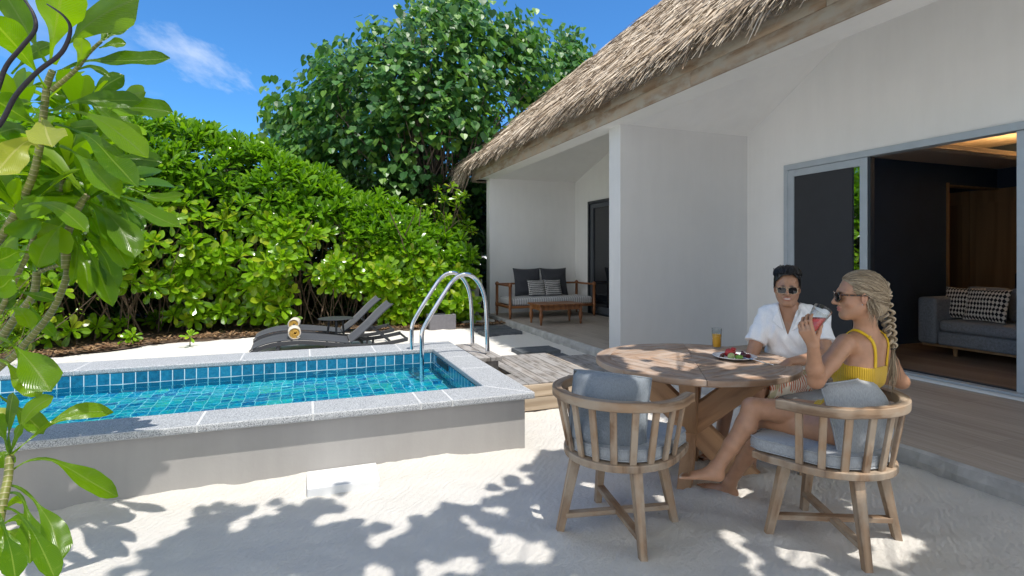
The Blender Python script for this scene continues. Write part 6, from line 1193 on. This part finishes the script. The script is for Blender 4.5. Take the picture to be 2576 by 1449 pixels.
# sunglasses + earring
M_TORT = NT('tortoiseshell'); v_ = M_TORT.noise(M_TORT.coord(), 110, 2); M_TORT.P(color=M_TORT.ramp(v_, [(.45, (.012, .006, .005)), (.62, (.16, .06, .018))]), rough=.15, coat=.4); M_TORT = M_TORT.m
M_LENS = NT('dark_lens'); M_LENS.P(color=(.012, .012, .014, 1), rough=.05, spec=.5); M_LENS = M_LENS.m
def glasses(H, par, mf, wl, hl, th, sq, zc, tmp, thick=.0032):
    fr = MB(); ln = MB()
    for sx in (-1, 1):
        a = np.linspace(0, 2 * math.pi, 33); pts = []
        for k in a: cx, sx2 = math.cos(k), math.sin(k); pts.append((sx * .0335 + wl * np.sign(cx) * abs(cx) ** sq, .098 - .10 * (abs(sx * .0335 + wl * cx * sx) if False else abs(sx * .0335 + wl * np.sign(cx) * abs(cx) ** sq)) ** 1.0 * .12 + .004 * math.cos(k * 0), zc + hl * np.sign(sx2) * abs(sx2) ** sq))
        W3 = [H.w((x, y - 2.2 * x * x, z)) for x, y, z in pts]; fr.tube(W3, thick, 6, caps=False); n = len(W3) - 1; cc_ = np.mean(W3[:-1], 0); V = [cc_] + W3[:-1]; ln.add(V, [(0, i + 1, (i + 1) % n + 1) for i in range(n)]); V2 = [v - H.R[:, 1] * .002 for v in V]; ln.add(V2, [(0, (i + 1) % n + 1, i + 1) for i in range(n)])
        xo = sx * (.0335 + wl); fr.tube(smooth_path([H.w((xo, .094 - 2.2 * xo * xo, zc + hl * .55)), H.w((sx * .076, .070, zc + hl * .5)), H.w((sx * .081, .02, zc + .010)), H.w((sx * .080, -.018, zc + .008)), H.w((sx * .077, -.035, zc - .006))], 4), tmp, 6)
    b = .0335 - wl; fr.tube([H.w((-b, .0975, zc + hl * .35)), H.w((0, .101, zc + hl * .45)), H.w((b, .0975, zc + hl * .35))], thick, 6)
    if tmp < .0025: fr.tube([H.w((-b - .01, .0965, zc + hl * .95)), H.w((0, .099, zc + hl)), H.w((b + .01, .0965, zc + hl * .95))], thick, 6)
    o = fr.build('sunglasses', mf, par, smooth=True); q = ln.build('lens', M_LENS, o, world=False); q.location = -Vector(par.location); return o
glasses(Hw, pw, M_TORT, .029, .0235, .0, .7, .001, .0042)
MB().ell(hw((.087, .002, -.034)), (.003,) * 3).build('earring', M_CHROME, pw, smooth=True)
# her drink
Rg = rot_to(Vector(gax)); drink('red_drink_glass', 'clear glass of red juice held up by the woman', tuple(GL0 - gax * .008), .028, .043, .135, .60, (.55, .018, .012), Rg)
# ============================================================ the man in white
M_SKM = skin('brown_skin', (.40, .215, .13), (.40, .14, .11), (.38, .16, .11))
Hm = Head(tuple(P(1980, 726, 3.80)), (-.72, -.67, -.06)); hm = Hm.w; um = wv(-.80, -.60, 0); lm = wv(-um[1], um[0], 0)
FM = Field((2.60, 2.45, -.02), (3.62, 3.35, 1.38), .0052)
pm = wv(3.27, 2.945, .60); cm_ = wv(3.235, 2.915, .88); sm = wv(3.222, 2.90, 1.015); nm_ = wv(3.195, 2.885, 1.075); RM = np.stack([lm, um, [0, 0, 1.]], -1)
FM.ell(pm, (.155, .13, .13), RM, .03); FM.ell((pm + cm_) / 2, (.135, .10, .14), RM, .06); FM.ell(cm_, (.160, .112, .15), RM, .06); FM.ell(sm - wv(0, 0, .02), (.16, .085, .065), RM, .05)
for s_ in (-1, 1): FM.cone(nm_ + lm * s_ * .03 - wv(0, 0, .01), sm + lm * s_ * .155, .046, .050, .05); FM.ell(cm_ + lm * s_ * .07 + um * .085 + wv(0, 0, .04), (.07, .04, .06), RM, .04)
TOR = FM.like(); TOR.f = FM.f.copy(); FM.cone(nm_ - wv(0, 0, .04), hm((0, -.02, -.075)), .062, .056, .03)
mLS = sm + lm * .168; mLE = np.array(tuple(P(2078, 896, 3.62))); mLW = np.array(tuple(P(1985, 912, 3.50))); mRS = sm - lm * .168; mRE = np.array(tuple(P(1888, 902, 3.86))); mRW = np.array(tuple(P(1908, 925, 3.66)))
for S, E_, W3, pdv in ((mLS, mLE, mLW, None), (mRS, mRE, mRW, None)):
    G = FM.like(); G.cone(S, E_, .056, .044, .02); G.chain([E_, E_ * .6 + W3 * .4, W3], [.044, .042, .029], .02); dv = (W3 - E_) / np.linalg.norm(W3 - E_); hand(G, W3 + dv * .01, dv + wv(-.1, -.1, -.35), (0, 0, -1), um if S is mLS else um, ((.35, .45, .3), (.4, .45, .3), (.42, .45, .3), (.45, .45, .3)), ((.7, .5, .4), (.8, .3, .5), (.9, .1, .4)), 1.06); FM.merge(G, .02)
mLH = pm + wv(-.02, -.095, -.02); mLK = wv(2.835, 2.850, .555); mLA = wv(2.80, 2.86, .085); mRH = pm + wv(-.03, .09, -.02); mRK = wv(2.83, 3.12, .555); mRA = wv(2.78, 3.12, .085)
for Hh, K, A in ((mLH, mLK, mLA), (mRH, mRK, mRA)):
    G = FM.like(); G.cone(Hh, K, .090, .060, .02); G.chain([K, K * .7 + A * .3 + wv(.03, 0, 0), A], [.058, .057, .038], .02); tt_ = foot(G, A, A * wv(1, 1, 0) + wv(.035, 0, .008), A * wv(1, 1, 0) + wv(-.20, 0, .012), (0, 0, 1)); FM.merge(G, .02)
    for a, b, r in tt_: FM.cone(a, b, r * 1.1, r, .004)
build_head(FM, Hm, False)
for s_ in (-1, 1): FM.ell(hm((s_ * .027, .083, -.058)), (.007, .006, .008), Hm.R, .008)
pn = thing('person', 'man with black hair and aviator sunglasses in a white short-sleeved shirt and patterned shorts, smiling', 'person', (pm[0], pm[1], 0))
net_obj('body', FM.f, FM.lo, FM.h, M_SKM, pn, 2, {'lip': lambda V: .8 * lips(Hm)(V), 'red': lambda V: .35 * gs(V, hm((.04, .05, -.03)), .02), 'white': lambda V: np.clip(1.6 * np.exp(-((Hm.loc(V)[:, 0] / .017) ** 4)) * np.exp(-(((Hm.loc(V)[:, 2] + .0605) / .0036) ** 4)) * (Hm.loc(V)[:, 1] > .075), 0, 1), 'dark': lambda V: np.clip(sum(gs(V, hm((q_, .088, .026)), .008) for q_ in (.018, .03, .042, -.018, -.03, -.042)) * .8, 0, 1)})
# shirt
x, y, z = FM.grid(); pu = (x - cm_[0]) * um[0] + (y - cm_[1]) * um[1]; pl2 = (x - cm_[0]) * lm[0] + (y - cm_[1]) * lm[1]
wr = .006 * np.sin(38 * pl2 + 22 * z + 3 * np.sin(17 * z)) * np.sin(21 * z - 14 * pl2 + 2 * np.sin(30 * pl2)) + .004 * np.sin(75 * pl2 + 40 * z + 2 * np.sin(40 * pu))
B = FM.like(); B.ell(pm + wv(0, 0, -.02), (.175, .15, .12), RM, .03); B.ell((pm + cm_) / 2 + um * .012, (.165, .128, .16), RM, .06); B.ell(cm_ + um * .006, (.168, .126, .155), RM, .06); B.ell(sm - wv(0, 0, .015), (.160, .098, .070), RM, .05)
for s_ in (-1, 1): B.cone(nm_ + lm * s_ * .03 - wv(0, 0, .008), sm + lm * s_ * .16, .054, .060, .05)
TOR.f -= .014; B.merge(TOR, .02); B.f = B.f + wr.astype(np.float32)
cut = FM.like(); 
vz = nm_[2] - .005 - (pu - .03) * 0; v_open = np.abs(pl2 + .012) - np.clip((z - .895), 0, 1) * .30; neck = np.sqrt((x - nm_[0] - .0 * um[0]) ** 2 + (y - nm_[1]) ** 2 + 0 * z) - .068
op_ = np.maximum(np.maximum(v_open, .02 - pu), -(z - .895)); op2 = np.maximum(neck, -(z - 1.02)); rim = np.maximum(B.f, -(B.f + .010))
sh_f = np.maximum(np.maximum(rim, -op_.astype(np.float32)), -op2.astype(np.float32)); sh_f = np.maximum(sh_f, (.50 - z).astype(np.float32) + 0 * sh_f)
for S, E_ in ((mLS, mLE), (mRS, mRE)):
    a_ = (E_ - S) / np.linalg.norm(E_ - S); c_ = S * .36 + E_ * .64; SV = FM.like(); SV.cone(S, S * .30 + E_ * .70, .061, .072, 0); SV.f = SV.f + wr.astype(np.float32)
    SV.f = np.maximum(SV.f, ((x - c_[0]) * a_[0] + (y - c_[1]) * a_[1] + (z - c_[2]) * a_[2]).astype(np.float32)); k_ = .03; h_ = np.clip(.5 + .5 * (sh_f - SV.f) / k_, 0, 1); sh_f = sh_f * (1 - h_) + SV.f * h_ - k_ * h_ * (1 - h_)
M_SHIRT = fabric('white_cotton', (.84, .845, .86), 420, .035); net_obj('shirt', sh_f, FM.lo, FM.h, M_SHIRT, pn, 2)
mb = MB()
for s_ in (-1, 1):
    A_ = nm_ - um * .03 + lm * s_ * .060 + wv(0, 0, .030); B_ = nm_ + um * .075 + lm * s_ * .072 - wv(0, 0, .005); C_ = cm_ + um * .128 + lm * s_ * (.100 - .012 * s_) + wv(0, 0, .105); D_ = cm_ + um * .150 + lm * (s_ * .024 - .01) + wv(0, 0, .045); E3 = nm_ + um * .01 + lm * s_ * .120 - wv(0, 0, .008)
    V = [A_, B_, E3, C_, D_]; off = um * .006 + wv(0, 0, .006); V = [v for v in V] + [v + off for v in V]; F_ = [(0, 1, 3, 2), (1, 4, 3), (5, 7, 8, 6), (6, 8, 9), (0, 5, 6, 1), (1, 6, 9, 4), (4, 9, 8, 3), (3, 8, 7, 2), (2, 7, 5, 0)]; mb.add(V, F_)
mb.build('collar', M_SHIRT, pn, bevel=.003)
# shorts
Sx = FM.like(); Sx.ell(pm - wv(0, 0, .02), (.165, .14, .125), RM, .03)
for Hh, K in ((mLH, mLK), (mRH, mRK)): Sx.cone(Hh, Hh * .12 + K * .88, .100, .092, .03)
hem = np.minimum(np.maximum((2.875 - x), 0 * x - 9), 9); sx_ = np.maximum(np.maximum(Sx.f + .5 * wr.astype(np.float32), (2.872 - x).astype(np.float32)), -(np.maximum(Sx.f + .009, 0) if False else Sx.f + .012)); sx_ = np.maximum(sx_, (z - .70).astype(np.float32))
t = NT('patterned_shorts'); c = t.coord('lc'); w_ = t.n('TexWave', {'Vector': c, 'Scale': 16.0, 'Distortion': 5.0, 'Detail': 2}, bands_direction='X').outputs[0]; mz = t.noise(c, 11, 2); b2 = t.n('TexWave', {'Vector': c, 'Scale': 5.0, 'Distortion': 9.0}, bands_direction='Y').outputs[0]
cc = t.mix(t.ramp(t.math('MULTIPLY', w_, t.ramp(mz, [(.42, (0, 0, 0)), (.5, (1, 1, 1))])), [(.55, (0, 0, 0)), (.62, (1, 1, 1))]), (.62, .55, .44), (.50, .13, .06)); cc = t.mix(t.ramp(b2, [(.86, (0, 0, 0)), (.93, (.7, .7, .7))]), cc, (.36, .33, .17)); t.P(color=cc, rough=.85); net_obj('shorts', sx_, FM.lo, FM.h, t.m, pn, 2)
# hair
M_BLACK = hairmat('black_hair', [(.004, .004, .005), (.009, .008, .008), (.018, .016, .015)], .45)
HM = Field(Hm.c - .17, Hm.c + .19, .004); HM.ell(hm((0, -.022, .050)), (.085, .104, .088), Hm.R, .01); HM.ell(hm((0, -.012, .108)), (.072, .078, .044), Hm.R, .03); HM.ell(hm((0, -.07, -.01)), (.066, .045, .065), Hm.R, .03)
g3 = HM.grid(); pl_ = np.stack(np.broadcast_arrays(g3[0] - Hm.c[0], g3[1] - Hm.c[1], g3[2] - Hm.c[2]), -1) @ Hm.R; X_, Y_, Z_ = pl_[..., 0], pl_[..., 1], pl_[..., 2]
m_ = np.where(Z_ > .062 - .25 * np.abs(X_), Y_ - .2, Y_ - (.008 + .0 * Z_)); side = np.where(Z_ > .0, -1, (-.0 - Z_)) ; ear = np.sqrt((np.abs(X_) - .08) ** 2 + (Y_ + .008) ** 2 + (Z_ + .008) ** 2) - .030
face = np.maximum(np.maximum(Y_ * 0 + .012 - Y_, Z_ - (.100 - .95 * np.maximum(np.abs(X_) - .030, 0) + .18 * X_)), np.abs(X_) - .2); HM.f = np.maximum(np.maximum(HM.f + .0035 * np.sin(X_ * 140 + Y_ * 60) * np.sin(Y_ * 110 + Z_ * 50), -face.astype(np.float32)), -ear.astype(np.float32)); HM.f = np.maximum(HM.f, (np.where(Y_ > -.03, -.028 - Z_, -1)).astype(np.float32))
hairm = net_obj('hair', HM.f.astype(np.float32), HM.lo, HM.h, M_BLACK, pn, 2); cap = Field(Hm.c - .17, Hm.c + .19, .006); cap.ell(hm((0, -.022, .050)), (.085, .104, .088), Hm.R, .01); cap.ell(hm((0, -.012, .108)), (.072, .078, .044), Hm.R, .03); mb = MB()
for i in range(230):
    a = RNG.uniform(-1.6, 1.6); s0 = wv(.066 * math.sin(a) + RNG.normal(0, .008), .060 * math.cos(a) + .002, .096 + .02 * math.cos(a) + RNG.normal(0, .006)); dr = wv(RNG.normal(.35 * np.sign(s0[0] + .015), .5), -1 + RNG.normal(0, .25), .45); L_ = RNG.uniform(.05, .11)
    q = cap.snap(np.array([hm(p_) for p_ in smooth_path([s0, s0 + dr * L_ * .5 + wv(0, .004, .012), s0 + dr * L_], 5)]), RNG.uniform(.001, .012), 4); q[-4:] += RNG.normal(0, .004, 3)
    if np.linalg.norm(q - Hm.c, axis=1).max() > .175: continue
    mb.tube(q, np.linspace(.0042, .0014, len(q)), 5, caps=False)
for i in range(60):
    s_ = RNG.choice([-1, 1]); s0 = wv(s_ * .078, RNG.uniform(-.04, .035), RNG.uniform(.02, .075)); q = [hm(p_) for p_ in smooth_path([s0, s0 + wv(s_ * .006, -.014, -.018), s0 + wv(s_ * .002, -.032, -.034)], 4)]; mb.tube(q, np.linspace(.003, .001, 9), 5, caps=False)
mb.build('hair_strands', M_BLACK, hairm, smooth=True, world=False); bpy.data.objects['hair_strands.001'].location = -Vector(pn.location)
M_GOLD = NT('gold_wire'); M_GOLD.P(color=(.75, .58, .40, 1), metal=1, rough=.2); glasses(Hm, pn, M_GOLD.m, .0285, .0225, .0, .72, -.001, .0016, .0012)
for o_ in list(bpy.data.objects):
    if o_.parent == pool and o_.name in ('floor', 'tile_wall'): o_.cycles.is_caustics_receiver = True
